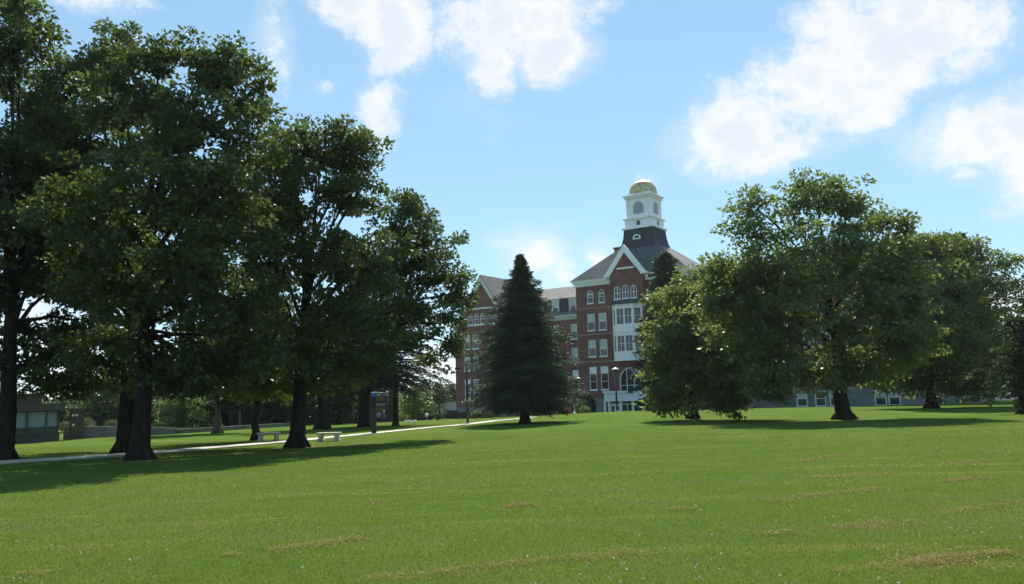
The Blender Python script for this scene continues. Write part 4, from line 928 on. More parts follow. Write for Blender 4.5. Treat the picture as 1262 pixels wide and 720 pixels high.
# ------------------------------------------------------------------ lamp posts, call post, benches
def lamp_post(base, h, label, style, arm=-1, rz=0.0):
    r = empty('lamp_post', base, label, 'lamp post', rz)
    ft = MB(); ft.lathe([(.2, -.1), (.2, .05), (.12, .08), (.1, .16)], n=14); ft.build('base', M['concrete'], r)
    p = MB(); p.tube([(0, 0, .05), (0, 0, h * .5), (0, 0, h)], [.105, .095, .085], 10); p.build('pole', M['bronze'], r)
    if style == 'arm':
        a = MB(); a.tube([(0, 0, h - .09), (arm * .45, 0, h - .06)], [.04, .035], 8); a.build('arm', M['bronze'], r)
        l = MB(); x0, x1 = sorted((arm * .4, arm * .95)); l.box(x0, x1, -.2, .2, h - .12, h + .06); l.box(x0 + .06, x1 - .06, -.15, .15, h + .062, h + .1); l.build('lamp_head', M['bronze'], r)
        g = MB(); g.box(x0 + .05, x1 - .05, -.15, .15, h - .14, h - .122); g.build('lens', M['white'], r)
    elif style == 'cap':
        l = MB(); l.lathe([(.07, h - .35), (.16, h - .3), (.2, h - .16), (.2, h - .12)], n=16); l.build('lens', M['glass'], r)
        c = MB(); c.lathe([(.42, h - .118), (.43, h - .08), (.3, h + .03), (.12, h + .1), (.02, h + .12)], n=20); c.build('lamp_cap', M['white'], r)
    elif style == 'cobra':
        a = MB(); a.tube([(0, 0, h), (.4, 0, h + .12), (.9, 0, h + .1)], [.045, .04, .035], 8); a.build('arm', M['trim_grey'], r)
        l = MB(); l.lathe([(.05, -.1), (.26, -.05), (.24, .06), (.08, .12)], n=14)
        l.v = [(v[0] * 1.3 + 1.15, v[1] * .8, v[2] + h + .1) for v in l.v]; l.build('lamp_head', M['white'], r)
    else:
        g = MB(); g.lathe([(.07, h), (.2, h + .08), (.26, h + .25), (.2, h + .42), (.04, h + .5)], n=16); g.build('globe', M['white'], r)
    return r
bL = hit(576.5, 523); lamp_post(bL, at(576.5, 454, bL.y).z - bL.z, 'dark lamp post with square arm head beside the path left of the cedar', 'arm', -1)
b = stand(759.3, 90); b = Vector((at(759.3, 480, 90).x, 90, b.z)); lamp_post(b, at(759.3, 454.5, 90).z - b.z, 'lamp post with round white cap in front of the white porch', 'cap')
b = stand(701, 92); lamp_post(b, at(701, 468, 92).z - b.z, 'lamp post with white curved arm head half hidden behind the cedar', 'cobra')
b = stand(477, 90); lamp_post(b, at(477, 488, 90).z - b.z, 'thin post with white globe lamp between the two spruces', 'globe')
b = stand(525.5, 100); lamp_post(b, at(525.5, 514.5, 100).z - b.z, 'short post with white globe lamp by the far shrubs', 'globe')

bP = hit(461, 535); hP = at(461, 483, bP.y).z - bP.z
r_ = empty('call_post', bP, 'tall black emergency call post with a blue light on top beside the path', 'call post', R(8))
p = MB(); p.box(-.17, .17, -.15, .15, -.1, .02); p.box(-.155, .155, -.135, .135, .022, 1.42); p.box(-.165, .165, -.145, .145, 1.422, 1.5); p.build('pedestal', M['black'], r_)
p = MB(); p.box(-.1, .1, -.15, -.137, .85, 1.3); p.build('call_panel', M['bronze'], r_)
p = MB(); p.tube([(.03, -.16, 1.02), (.03, -.145, 1.02)], [.03, .03], 10); p.build('button', M['petal_red'], r_)
for sx in (-1, 1):
    for sy in (-1, 1):
        p = MB(); p.tube([(sx * .125, sy * .1, 1.5), (sx * .125, sy * .1, hP - .36)], [.03, .03], 8); p.build('rod', M['black'], r_)
p = MB(); p.box(-.035, .035, -.03, .03, 1.502, hP - .36); p.build('core_tube', M['black'], r_)
p = MB(); p.box(-.18, .18, -.16, .16, hP - .36, hP - .3); p.build('collar', M['black'], r_)
p = MB(); p.box(-.165, .165, -.145, .145, hP - .298, hP - .08); p.build('blue_lamp', M['blue'], r_)
p = MB(); p.box(-.19, .19, -.17, .17, hP - .078, hP - .03); p.box(-.12, .12, -.1, .1, hP - .028, hP + .0); p.build('cap', M['trim_grey'], r_)
p = MB(); p.tube([(.17, 0, hP - .06), (.62, 0, hP - .07)], [.022, .018], 6); p.build('arm', M['trim_grey'], r_)

def bench(base, rz, w, h, label):
    r = empty('stone_bench', base, label, 'bench', rz, 'stone benches along the path')
    m = MB(); t = .09
    m.prism([(-w / 2, -.22, h - t), (w / 2, -.22, h - t), (w / 2 + .03, -.25, h - .03), (w / 2 + .03, -.25, h), (-w / 2 - .03, -.25, h), (-w / 2 - .03, -.25, h - .03)], (0, .5, 0)); m.build('seat', M['bench'], r)
    for s in (-1, 1):
        x = s * (w / 2 - .16); l = MB()
        l.prism([(x - .13, -.19, -.08), (x + .13, -.19, -.08), (x + .13, -.19, .06), (x + .09, -.19, .12), (x + .09, -.19, h - t - .08), (x + .13, -.19, h - t - .003), (x - .13, -.19, h - t - .003), (x - .09, -.19, h - t - .08), (x - .09, -.19, .12), (x - .13, -.19, .06)], (0, .38, 0)); l.build('leg', M['bench'], r)
    return r
bb = hit(405.5, 544); bench(bb, R(-3), 27.5 * bb.y / F, 10.5 * bb.y / F, 'pale stone bench in the sun right of the shade tree trunk')
bb = hit(331, 543.5); bench(bb, R(28), 1.15, .45, 'stone bench in deep shade next to the slim young tree')

# low pale stone slabs and a short bollard beyond the path
for px, w, lab in ((502.5, .42, 'low pale stone slab on the grass right of the slim spruce'), (510.5, .24, 'smaller pale stone slab right of its longer neighbour')):
    b = stand(px, 88); s = MB(); s.prism([(-w, -.25, -.06), (w, -.25, -.06), (w * .94, -.22, .1), (-w * .94, -.22, .1)], (0, .5, 0)); s.box(-w * .8, w * .8, -.2, .2, .103, .16)
    tag(s.build('stone_slab', M['white'], None, b), lab, 'stone slab', 'pale slabs on the grass')
b = stand(539, 86); s = MB(); s.lathe([(.12, -.1), (.12, .62), (.14, .64), (.14, .7), (.08, .76), (.02, .78)], n=12)
tag(s.build('bollard', M['bronze'], None, b), 'short dark red brown bollard on the grass left of the lamp post', 'bollard')

# ------------------------------------------------------------------ two people sitting beyond the call post
def mat_cloth(n, c): return mat_plain(n, c, .85, .12, 9)
M['skin'] = mat_plain('skin', (.45, .28, .2), .6, .05, 6); M['shirt_blue'] = mat_cloth('blue_shirt', (.05, .08, .36)); M['shirt_pale'] = mat_cloth('lavender_shirt', (.42, .42, .56))
M['trousers'] = mat_cloth('dark_trousers', (.05, .04, .045)); M['trousers_brown'] = mat_cloth('brown_trousers', (.16, .07, .05)); M['hair'] = mat_cloth('dark_hair', (.03, .02, .015)); M['hat'] = mat_cloth('white_cap', (.75, .75, .74))
def skin_mesh(name, verts, edges, radii, mat, root=0):
    me = bpy.data.meshes.new(name); me.from_pydata(verts, edges, []); o = bpy.data.objects.new(name, me); COL.objects.link(o)
    md = o.modifiers.new('s', 'SKIN'); sk = me.skin_vertices[0].data
    for i, r in enumerate(radii): sk[i].radius = (r, r); sk[i].use_root = (i == root)
    s2 = o.modifiers.new('u', 'SUBSURF'); s2.levels = 1
    dg = bpy.context.evaluated_depsgraph_get(); ev = o.evaluated_get(dg); nm = bpy.data.meshes.new_from_object(ev)
    bpy.data.objects.remove(o); nm.materials.clear(); nm.materials.append(mat); nm.polygons.foreach_set('use_smooth', [True] * len(nm.polygons)); return nm
def seated(base, rz, label, shirt, trousers, cap):
    r = empty('person', base, label, 'person', rz, 'people sitting beyond the call post')
    # body: pelvis, spine, neck, head, arms, legs (facing -y, seat height .45)
    v = [(0, 0, .52), (0, .01, .72), (0, .02, .93), (0, .0, 1.06), (0, -.02, 1.17), (0, -.03, 1.29)]
    rd = [.14, .125, .13, .055, .085, .075]; e = [(0, 1), (1, 2), (2, 3), (3, 4), (4, 5)]
    for s in (-1, 1):
        k = len(v); v += [(s * .17, .02, .98), (s * .22, -.03, .74), (s * .15, -.25, .62), (s * .12, -.34, .6)]; rd += [.055, .042, .034, .028]; e += [(2, k), (k, k + 1), (k + 1, k + 2), (k + 2, k + 3)]
        for f in range(5):                                   # fingers resting on the thigh
            j = len(v); x = s * (.12 + (.035 - .018 * f)); v += [(x, -.385 - .012 * (2 - abs(2 - f)), .585), (x, -.42 - .014 * (2 - abs(2 - f)), .565)]; rd += [.009, .008]; e += [(k + 3, j), (j, j + 1)]
        k = len(v); v += [(s * .1, -.06, .5), (s * .12, -.42, .5), (s * .12, -.4, .1), (s * .12, -.52, .04)]; rd += [.085, .06, .04, .03]; e += [(0, k), (k, k + 1), (k + 1, k + 2), (k + 2, k + 3)]
    link('body', skin_mesh('body', v, e, rd, M['skin']), r)
    v = [(0, 0, .54), (0, .01, .72), (0, .02, .93), (0, .0, 1.01)]; rd = [.155, .14, .145, .075]; e = [(0, 1), (1, 2), (2, 3)]
    for s in (-1, 1):
        k = len(v); v += [(s * .17, .02, .98), (s * .215, -.02, .8)]; rd += [.07, .06]; e += [(2, k), (k, k + 1)]
    link('shirt', skin_mesh('shirt', v, e, rd, M[shirt]), r)
    v = [(0, 0, .52)]; rd = [.15]; e = []
    for s in (-1, 1):
        k = len(v); v += [(s * .1, -.06, .5), (s * .12, -.42, .5), (s * .12, -.4, .12)]; rd += [.1, .075, .06]; e += [(0, k), (k, k + 1), (k + 1, k + 2)]
    link('trousers', skin_mesh('trousers', v, e, rd, M[trousers]), r)
    h = MB(); h.lathe([(.098, 1.25), (.104, 1.3), (.085, 1.36), (.03, 1.395)], (0, -.01), 12)
    if cap: h.box(-.07, .07, -.19, -.08, 1.255, 1.27)
    h.build('cap' if cap else 'hair', M['hat' if cap else 'hair'], r)
    f = MB(); f.lathe([(.012, -.02), (.02, .0), (.006, .03)], (0, 0), 6); f.v = [(a, b - .115, c + 1.2) for a, b, c in f.v]; f.build('nose', M['skin'], r)
    for s in (-1, 1):
        f = MB(); f.lathe([(.008, -.008), (.012, 0), (.004, .01)], (s * .033, -.1), 6); f.v = [(a, b, c + 1.235) for a, b, c in f.v]; f.build('eye', M['hair'], r)
        f = MB(); f.lathe([(.008, -.025), (.018, 0), (.008, .025)], (s * .088, -.02), 6); f.v = [(a, b, c + 1.21) for a, b, c in f.v]; f.build('ear', M['skin'], r)
    f = MB(); f.box(-.025, .025, -.118, -.1, 1.148, 1.156); f.build('mouth', M['shirt_blue' if False else 'trousers_brown'], r)
pb = hit(471, 520.5); pb = stand(471, min(pb.y, 90))
r_ = empty('wooden_bench', pb, 'low dark wooden bench under the two seated people', 'bench', R(6))
s = MB()
for k in range(3): s.box(-.95, .95, -.14 + k * .15, -.02 + k * .15, .36, .4)
s.build('seat', M['bronze'], r_)
for x in (-.75, .75): s = MB(); s.box(x - .05, x + .05, -.1, .24, -.06, .36); s.build('leg', M['bronze'], r_)
seated(Vector((pb.x + .18, pb.y + .05, pb.z - .02)), R(6), 'person in a blue shirt and white cap seated facing the lawn', 'shirt_blue', 'trousers_brown', True)
seated(Vector((pb.x - .42, pb.y + .0, pb.z - .02)), R(-10), 'person in a pale lavender shirt sitting left of the blue shirt', 'shirt_pale', 'trousers', False)

# ------------------------------------------------------------------ low glazed building at the left edge
def frame2(P0, P1):
    d = P1 - P0; return math.atan2(d.y, d.x), math.hypot(d.x, d.y)
P0 = Vector((at(-120, 540, 55).x, 55, -1.3)); P1 = Vector((at(73, 540, 61).x, 61, -1.3)); az, LN = frame2(P0, P1)
gb = empty('glazed_building', P0, 'low modern building with teal framed windows beside the leftmost trunk', 'building', az)
W_ = lambda z: z + 1.3
s = MB(); s.box(0, LN, 0, 9, -.6, W_(-.48)); s.build('plinth', M['fascia'], gb)
s = MB(); s.box(-.02, LN + .05, -.12, 0.1, W_(-.478), W_(-.36)); s.build('sill', M['fascia'], gb)
s = MB(); s.box(0, LN - .02, .3, 9, W_(-.358), W_(1.3)); s.build('wall', M['teal'], gb)
s = MB(); s.box(-.2, LN + .3, -.3, 9.2, W_(1.302), W_(1.72)); s.box(-.25, LN + .36, -.36, 9.25, W_(1.722), W_(1.82)); s.build('fascia', M['fascia'], gb)
s = MB(); s.box(-.2, LN - 1.0, 1.6, 9, W_(1.822), W_(2.5)); s.box(-.3, LN - .9, 1.5, 9.1, W_(2.502), W_(2.6)); s.build('upper_wall', M['brick_brown'], gb)
bw = 1.26; x = LN - .06; k = 0
while x > 1.0:
    w = .78 if k == 0 else bw
    f = MB(); f.box(x - .1, x, .05, .29, W_(-.356), W_(1.298)); f.box(x - w, x - .1, .07, .27, W_(1.2), W_(1.298)); f.box(x - w, x - .1, .07, .27, W_(-.02), W_(.08)); f.box(x - w, x - .1, .07, .27, W_(-.356), W_(-.3))
    fo = f.build('window', M['teal'], gb)
    b = MB(); b.poly([(x - w, .22, W_(.08)), (x - .1, .22, W_(.08)), (x - .1, .22, W_(1.2)), (x - w, .22, W_(1.2))]); b.build('blind', M['blind_teal'], fo)
    b = MB(); b.poly([(x - w, .22, W_(-.3)), (x - .1, .22, W_(-.3)), (x - .1, .22, W_(-.02)), (x - w, .22, W_(-.02))]); b.build('pane', M['glass_teal'], fo)
    x -= w; k += 1
# brown return wall with two white lamps
P2 = P1 + Vector((.35, .8, 0)); s = empty('entry_wall', P2, 'brown brick entry wall with two small white lamps at the end of the glazed building', 'wall', az)
m = MB(); m.box(0, .95, 0, .35, -.5, W_(1.35)); m.build('wall', M['brick_brown'], s)
m = MB(); m.box(-.05, 1.0, -.05, .4, W_(1.352), W_(1.45)); m.build('coping', M['concrete_dark'], s)
for xx, zz in ((.16, W_(.85)), (.4, W_(.85)), (.18, W_(.12))):
    m = MB(); m.lathe([(.03, -.09), (.085, -.05), (.085, .05), (.03, .09)], (xx, -.09), 10); m.v = [(a, b, c + zz) for a, b, c in m.v]; m.build('lamp', M['white'], s)

def wall_line(name, pts, h0, h1, th, mat, label, cap=None):
    P = pts[0]; r = empty(name, P, label, 'wall'); m = MB(); c = MB(); n = len(pts)
    for i in range(n - 1):
        a, b = pts[i] - P, pts[i + 1] - P; d = (b - a); d.z = 0; d.normalize(); q = Vector((-d.y, d.x, 0)) * th
        ha = h0 + (h1 - h0) * i / (n - 1); hb = h0 + (h1 - h0) * (i + 1) / (n - 1)
        A = [a - Vector((0, 0, .4)), b - Vector((0, 0, .4)), b + Vector((0, 0, hb)), a + Vector((0, 0, ha))]; m.prism(A, q)
        e = Vector((0, 0, .07)); o_ = -q * .12
        c.prism([a + o_ + Vector((0, 0, ha + .002)), b + o_ + Vector((0, 0, hb + .002)), b + o_ + Vector((0, 0, hb)) + e, a + o_ + Vector((0, 0, ha)) + e], q * 1.24)
    m.build('wall', M[mat], r); c.build('coping', M[cap or mat], r); return r
wp = [stand(80, 62.5), stand(130, 64.0), stand(180, 65.5), stand(217, 66.5)]
wall_line('retaining_wall', wp, .95, .42, .3, 'concrete_dark', 'grey concrete retaining wall below the clipped dome shrubs')
bd = MB(); top = [Vector((p.x, p.y + .31, p.z + h)) for p, h in zip(wp, (.82, .68, .5, .32))]; bk = [Vector((p.x - .2, p.y + 3.5, p.z + .02)) for p in top]
for i in range(3): bd.poly([top[i], top[i + 1], bk[i + 1], bk[i]]); bd.poly([bk[i], bk[i + 1], bk[i + 1] - Vector((0, 0, 2)), bk[i] - Vector((0, 0, 2))])
bd.poly([top[0], bk[0], bk[0] - Vector((0, 0, 2)), top[0] - Vector((0, 0, 2))]); M['soil'] = mat_plain('planting_soil', (.02, .028, .012), 1.0, .3, 4, .3, spec=0)
tag(bd.build('planting_bed', M['soil']), kind='structure')
wp = [stand(218, 67.5), stand(270, 72), stand(320, 78), stand(360, 83)]
wall_line('retaining_wall', wp, .3, .28, .3, 'concrete_dark', 'low kerb like concrete wall running on to the right of the taller wall')

# ------------------------------------------------------------------ brown brick building under the left trees
P0 = Vector((at(285, 500, 92).x, 92, gz(at(285, 500, 92).x, 92))); P1 = Vector((at(485, 500, 100).x, 100, 0)); az, LN = frame2(P0, P1)
bb_ = empty('brown_building', P0, 'brown brick building glimpsed under the left trees behind the benches', 'building', az)
m = MB(); hl = []
xk = lambda px: (px - 285) / 200 * LN
for px in (303, 345, 385, 432.5, 462):
    for z0, z1 in ((.55, 1.95), (2.55, 4.0)): hl.append((xk(px), xk(px) + 1.15, z0, z1))
hl.append((xk(416), xk(416) + .6, .45, 1.6))
wall_panel(m, 0, LN, -.5, 5.2, 0, hl, .18); 
for x in (0, LN): m.poly([(x, 0, -.5), (x, 9, -.5), (x, 9, 5.2), (x, 0, 5.2)])
m.poly([(0, 9, -.5), (LN, 9, -.5), (LN, 9, 5.2), (0, 9, 5.2)])
m.build('wall', M['brick_brown'], bb_)
for h in hl:
    window(bb_, *h, 0, blind=0, sill=False, root_off=False, frame='concrete_dark')
m = MB()
for h in hl: m.box(h[0] - .08, h[1] + .08, -.04, .05, h[3] + .003, h[3] + .2)
m.build('lintel', M['concrete'], bb_)
m = MB(); m.poly([(-.5, -.6, 5.15), (LN + .5, -.6, 5.15), (LN - 3, 4.5, 7.0), (3, 4.5, 7.0)]); m.poly([(LN + .5, 9.5, 5.15), (-.5, 9.5, 5.15), (3, 4.5, 7.0), (LN - 3, 4.5, 7.0)]); m.poly([(-.5, 9.5, 5.15), (-.5, -.6, 5.15), (3, 4.5, 7.0)]); m.poly([(LN + .5, -.6, 5.15), (LN + .5, 9.5, 5.15), (LN - 3, 4.5, 7.0)]); m.poly([(-.5, -.6, 5.15), (-.5, 9.5, 5.15), (LN + .5, 9.5, 5.15), (LN + .5, -.6, 5.15)])
m.build('roof', M['slate'], bb_)
m = MB(); m.box(xk(288), xk(362), -2.6, -.003, 2.25, 2.5); m.build('porch_roof', M['concrete_dark'], bb_)
for px in (293, 311, 329, 347, 359): m = MB(); m.lathe([(.2, -.4), (.2, .1), (.15, .14), (.13, 2.1), (.19, 2.16), (.19, 2.248)], (xk(px), -2.35), 12); m.build('column', M['concrete'], bb_)

# far grey wall, white house, hedge and wooded rise
wp = [stand(541, 150), stand(550, 150), stand(566, 148)]; wall_line('garden_wall', wp, 2.2, 2.6, .3, 'concrete', 'pale grey wall far off left of the hall corner')
for px, Yd, rx, rz, s, lab, lf in ((520, 108, 1.4, .9, 75, 'dark hedge shrub behind the white globe lamp', 'leaf_dark'), (497, 104, 1.6, 1.6, 76, 'light green bush right of the slim spruce trunk', 'leaf_light'), (533, 125, 1.6, 1.0, 77, 'grey green bush left of the thin stemmed tree', 'leaf_oak'), (550, 128, 2.2, .7, 78, 'low dark bush at the foot of the far grey wall', 'leaf_dark')):
    shrub('leafy_shrub', lab, stand(px, Yd), rx, rz, lf, s, 2600, .2)
b = stand(1252, 105); wh = empty('white_house', b, 'white house glimpsed between the trees at the right edge', 'house', R(-30))
m = MB(); m.box(-4, 9, 0, 9, -1, 6.6); m.build('wall', M['trim'], wh)
m = MB(); m.prism([(-4.4, -.4, 6.5), (-4.4, 9.4, 6.5), (-4.4, 4.5, 10.2)], (13.8, 0, 0)); m.build('roof', M['slate'], wh)
for x in (-2.6, -.3, 2.0, 4.5, 7.0):
    for z in (1.2, 4.2): window(wh, x, x + 1.1, z, z + 1.7, -.19, blind=.4, root_off=False)

# wooded hillside beyond the buildings
hm = MB(); NX, NY = 60, 8
for j in range(NY + 1):
    for i in range(NX + 1):
        x = -700 + 1400 * i / NX; y = 330 + 60 * j
        hm.v.append((x, y, -6 + 16 * (j / NY) ** 1.0 * (.8 + .35 * mnoise.noise(Vector((x * .006, j * .3, 2))))))
for j in range(NY):
    for i in range(NX): k = j * (NX + 1) + i; hm.f.append((k, k + 1, k + NX + 2, k + NX + 1)); hm.sm.append(True)
M['hill'] = mat_plain('wooded_hill', (.05, .08, .03), .95, .4, .05, detail=8)
tag(hm.build('hill', M['hill']), kind='structure')
rg = np.random.default_rng(90); nC = 900
cx = rg.uniform(-420, 420, nC); cy = rg.uniform(230, 420, nC); gz_ = ground_np(cx, cy); hh = rg.uniform(3.5, 7.5, nC)
idx = np.repeat(np.arange(nC), 90); n = len(idx); d = unit(rg.normal(size=(n, 3))); rr = rg.uniform(.75, 1.1, n)
pos = np.stack([cx[idx] + d[:, 0] * rr * hh[idx] * .6, cy[idx] + d[:, 1] * rr * hh[idx] * .6, gz_[idx] + hh[idx] * (.55 + d[:, 2] * rr * .55)], 1)
l = rg.uniform(.7, 1.5, n); tag(link('distant_wood', leaves_mesh('distant_wood', pos, unit(d + rg.normal(size=(n, 3)) * .5), unit(d + np.array([0, 0, .6]) + rg.normal(size=(n, 3)) * .4), l, l * .8, rg.random(nC)[idx] * .6 + rg.random(n) * .4, M['leaf_oak'])), kind='stuff', label='far off wood on the horizon behind the buildings')

# ------------------------------------------------------------------ lawn, blades, clippings, clover
lw = grid_sheet(); lw.materials.append(mat_lawn()); tag(link('lawn', lw), kind='structure')

def fbm2(x, y, s, ph):
    return (np.sin(x * s + ph + 1.7 * np.sin(y * s * .7 + ph)) + np.sin(y * s * 1.3 + 2.1 * ph + 1.3 * np.sin(x * s * .9)) + .5 * np.sin((x + y) * s * 2.3 + ph * 3)) / 2.5
def path_far(x, y, w):
    keep = np.ones(len(x), bool)
    for a in range(0, len(x), 40000):
        d2 = (x[a:a + 40000, None] - PATH[None, ::3, 0]) ** 2 + (y[a:a + 40000, None] - PATH[None, ::3, 1]) ** 2
        keep[a:a + 40000] = d2.min(1) > w * w
    return keep
rg = np.random.default_rng(77)
NB = 820000
y = 4.6 * (48 / 4.6) ** rg.random(NB); ux = rg.random(NB) * 2 - 1; uv = np.abs(ux); ux = np.sign(ux) * np.where(uv < .586, uv / .586 * .85, .85 + 1.2 * (1 - np.sqrt(np.clip(1 - (uv - .586) / .414, 0, 1)))); x = ux * (.76 * y + 1.2)
far = y > 20; keep = np.ones(NB, bool); keep[far] = path_far(x[far], y[far], .9)
x, y = x[keep], y[keep]; n = len(x)
cr_, sr_ = math.cos(R(17)), math.sin(R(17)); xr, yr = x * cr_ + y * sr_, -x * sr_ + y * cr_
patch = fbm2(x, y, 1.1, .3) * .35 + fbm2(x, y, 4.3, 1.9) * .3 + fbm2(xr * .25, yr * 1.2, 2.0, 4.0) * .45 + fbm2(x, y, .35, 2.7) * .3
z = ground_np(x, y) - .004
a = rg.random(n) * 2 * np.pi; tilt = rg.random(n) * .75 + .1
axis = unit(np.stack([np.cos(a) * tilt, np.sin(a) * tilt, np.ones(n)], 1)); nrm = unit(np.stack([np.sin(a) * .3 + rg.normal(size=n) * .4, -np.cos(a) + rg.normal(size=n) * .4, rg.normal(size=n) * .3], 1))
sc = np.clip((y / 7) ** .7, .8, 2.6)
ln = (.022 + .026 * rg.random(n)) * (1 + .35 * patch); wd = .0065 * sc
tone = .42 + .5 * patch + rg.normal(size=n) * .17
tag(link('grass', leaves_mesh('grass', np.stack([x, y, z], 1), axis, nrm, ln, wd, tone, M['grass'], tri=True)), kind='stuff', label='short mown green grass of the open lawn')

# dry clippings lying in broken mowing rows
rowsC = [([(445, 719), (520, 712), (600, 702), (700, 692), (742, 690), (790, 683)], .7), ([(1120, 701), (1180, 690), (1244, 684)], 1.5), ([(1128, 698), (1250, 684)], .9), ([(1030, 708), (1120, 699)], .6), ([(1150, 638), (1200, 630), (1262, 621)], .7),
         ([(1164, 595), (1217, 589)], .8), ([(925, 663), (996, 657), (1093, 646)], .6), ([(823, 631), (854, 629)], 1.1), ([(622, 626), (658, 623)], 1.2), ([(945, 621), (1020, 611), (1088, 603)], .55), ([(1012, 591), (1093, 585)], .6), ([(976, 571), (1042, 561)], .4), ([(1172, 574), (1215, 569)], .7),
         ([(284, 688), (290, 686)], 1.2), ([(330, 683), (390, 674), (451, 666)], .6), ([(20, 711), (61, 711)], .9), ([(436, 623), (477, 619)], .5), ([(760, 662), (800, 655)], .3), ([(640, 548), (700, 543)], .3), ([(880, 575), (930, 571)], .3), ([(1060, 655), (1130, 645)], .35), ([(300, 640), (350, 634)], .3), ([(200, 660), (250, 655)], .25)]
cp = []; 
for pts, dn in rowsC:
    for (p, q) in zip(pts[:-1], pts[1:]):
        A = hit(*p); Bq = hit(*q); L_ = (Bq - A).length; m = int(L_ * (1700 if A.y < 9.5 else 800) * dn * (7 / A.y) ** .35)
        t = rg.random(m); c = np.array(A)[None] * (1 - t)[:, None] + np.array(Bq)[None] * t[:, None]
        clump = fbm2(c[:, 0], c[:, 1], 3.1, 2.2) + .7 * fbm2(c[:, 0], c[:, 1], 11.0, .7) + .4 * rg.normal(size=m)
        wdt = np.clip(.10 + .11 * clump, .03, .36) * (1 + .2 * dn); lat = rg.normal(size=m) * wdt
        dv = (Bq - A).normalized(); c[:, 0] += -dv.y * lat; c[:, 1] += dv.x * lat
        ok = (clump > -.35 - .25 * dn); c = c[ok]; lat = lat[ok]; wdt = wdt[ok]
        c[:, 2] = ground_np(c[:, 0], c[:, 1]) + .016 + rg.random(len(c)) * .036 * np.exp(-(lat / wdt) ** 2)
        cp.append(c)
cp = np.concatenate(cp); n = len(cp); a = rg.random(n) * 2 * np.pi
axis = unit(np.stack([np.cos(a), np.sin(a), rg.normal(size=n) * .25], 1)); nrm = unit(np.stack([rg.normal(size=n) * .35, rg.normal(size=n) * .35, np.ones(n)], 1))
tag(link('dry_clippings', leaves_mesh('dry_clippings', cp, axis, nrm, (.012 + .05 * rg.random(n) ** 2) * np.clip(cp[:, 1] / 8, 1, 1.8), .0055 * np.clip(cp[:, 1] / 8, 1, 2.2), rg.random(n), M['clip'])), kind='stuff', label='tan dry grass clippings left in broken mowing rows')

NF = 1500
y = 5.6 * (34 / 5.6) ** rg.random(NF); x = (rg.random(NF) * 2 - 1) * (.74 * y + 1)
pt = fbm2(x, y, .55, 1.1) + .5 * fbm2(x, y, 1.9, .2) + .02 * x; ok = (pt + rg.normal(size=NF) * .35) > .25; x, y = x[ok], y[ok]; n = len(x); z = ground_np(x, y) + .045 + rg.random(n) * .025
k = 7; idx = np.repeat(np.arange(n), k); d = unit(rg.normal(size=(n * k, 3)) + np.array([0, 0, .5])); s_ = (.005 + .006 * rg.random(n))[idx]
pos = np.stack([x[idx], y[idx], z[idx]], 1)
tag(link('clover_flower', leaves_mesh('clover_flower', pos, d, unit(rg.normal(size=(n * k, 3))), s_ * 1.7, s_ * 1.5, rg.random(n * k), M['clover'])), kind='stuff', label='tiny white clover heads scattered over the grass')

# ------------------------------------------------------------------ sky, clouds, sun
SUN_EL, SUN_AZ = R(48), R(8)           # sun ahead and slightly right of the view
w = bpy.data.worlds.new('World'); SC.world = w; w.use_nodes = True
nt = w.node_tree; N, L = nt.nodes, nt.links; N.clear()
out = N.new('ShaderNodeOutputWorld'); sky = N.new('ShaderNodeTexSky'); sky.sky_type = 'NISHITA'; sky.sun_disc = False
sky.sun_elevation = SUN_EL; sky.sun_rotation = SUN_AZ; sky.altitude = 200; sky.air_density = 1.0; sky.dust_density = 0.0; sky.ozone_density = 2.5
SKY_K = 0.082; CLOUD = .56
bg = N.new('ShaderNodeBackground'); bg.inputs['Strength'].default_value = SKY_K; tn = N.new('ShaderNodeMix'); tn.data_type = 'RGBA'; tn.blend_type = 'MULTIPLY'; tn.inputs['Factor'].default_value = 1; tn.inputs['B'].default_value = (1.0, 1.03, 1.02, 1); L.new(sky.outputs[0], tn.inputs['A']); pl = N.new('ShaderNodeMix'); pl.data_type = 'RGBA'; pl.inputs['Factor'].default_value = .52; pl.inputs['B'].default_value = (2.9, 5.0, 6.5, 1); L.new(tn.outputs['Result'], pl.inputs['A']); L.new(pl.outputs['Result'], bg.inputs['Color'])
tc = N.new('ShaderNodeTexCoord'); sx = N.new('ShaderNodeSeparateXYZ'); L.new(tc.outputs['Generated'], sx.inputs[0])
def math_(op, a, b=None, c=None):
    m = N.new('ShaderNodeMath'); m.operation = op
    for i, v in enumerate((a, b, c)):
        if v is None: continue
        if isinstance(v, (int, float)): m.inputs[i].default_value = v
        else: L.new(v, m.inputs[i])
    return m.outputs[0]
az_ = math_('ARCTAN2', sx.outputs['X'], sx.outputs['Y']); el_ = math_('ARCSINE', sx.outputs['Z'])
cv = N.new('ShaderNodeCombineXYZ'); L.new(az_, cv.inputs['X']); L.new(el_, cv.inputs['Y'])
def noise_(scale, det, rough, off=0.0):
    n_ = N.new('ShaderNodeTexNoise'); n_.inputs['Scale'].default_value = scale; n_.inputs['Detail'].default_value = det; n_.inputs['Roughness'].default_value = rough
    mp = N.new('ShaderNodeMapping'); mp.inputs['Location'].default_value = (off, off * .7, off * .3); mp.inputs['Scale'].default_value = (1, 1.25, 1)
    L.new(cv.outputs[0], mp.inputs['Vector']); L.new(mp.outputs[0], n_.inputs['Vector']); return n_
wn = noise_(9, 3, .5, 3.0); v1 = N.new('ShaderNodeVectorMath'); v1.operation = 'SUBTRACT'; v1.inputs[1].default_value = (.5, .5, .5); L.new(wn.outputs['Color'], v1.inputs[0])
v2 = N.new('ShaderNodeVectorMath'); v2.operation = 'MULTIPLY_ADD'; v2.inputs[1].default_value = (.055, .055, 0); L.new(v1.outputs[0], v2.inputs[0]); L.new(cv.outputs[0], v2.inputs[2])
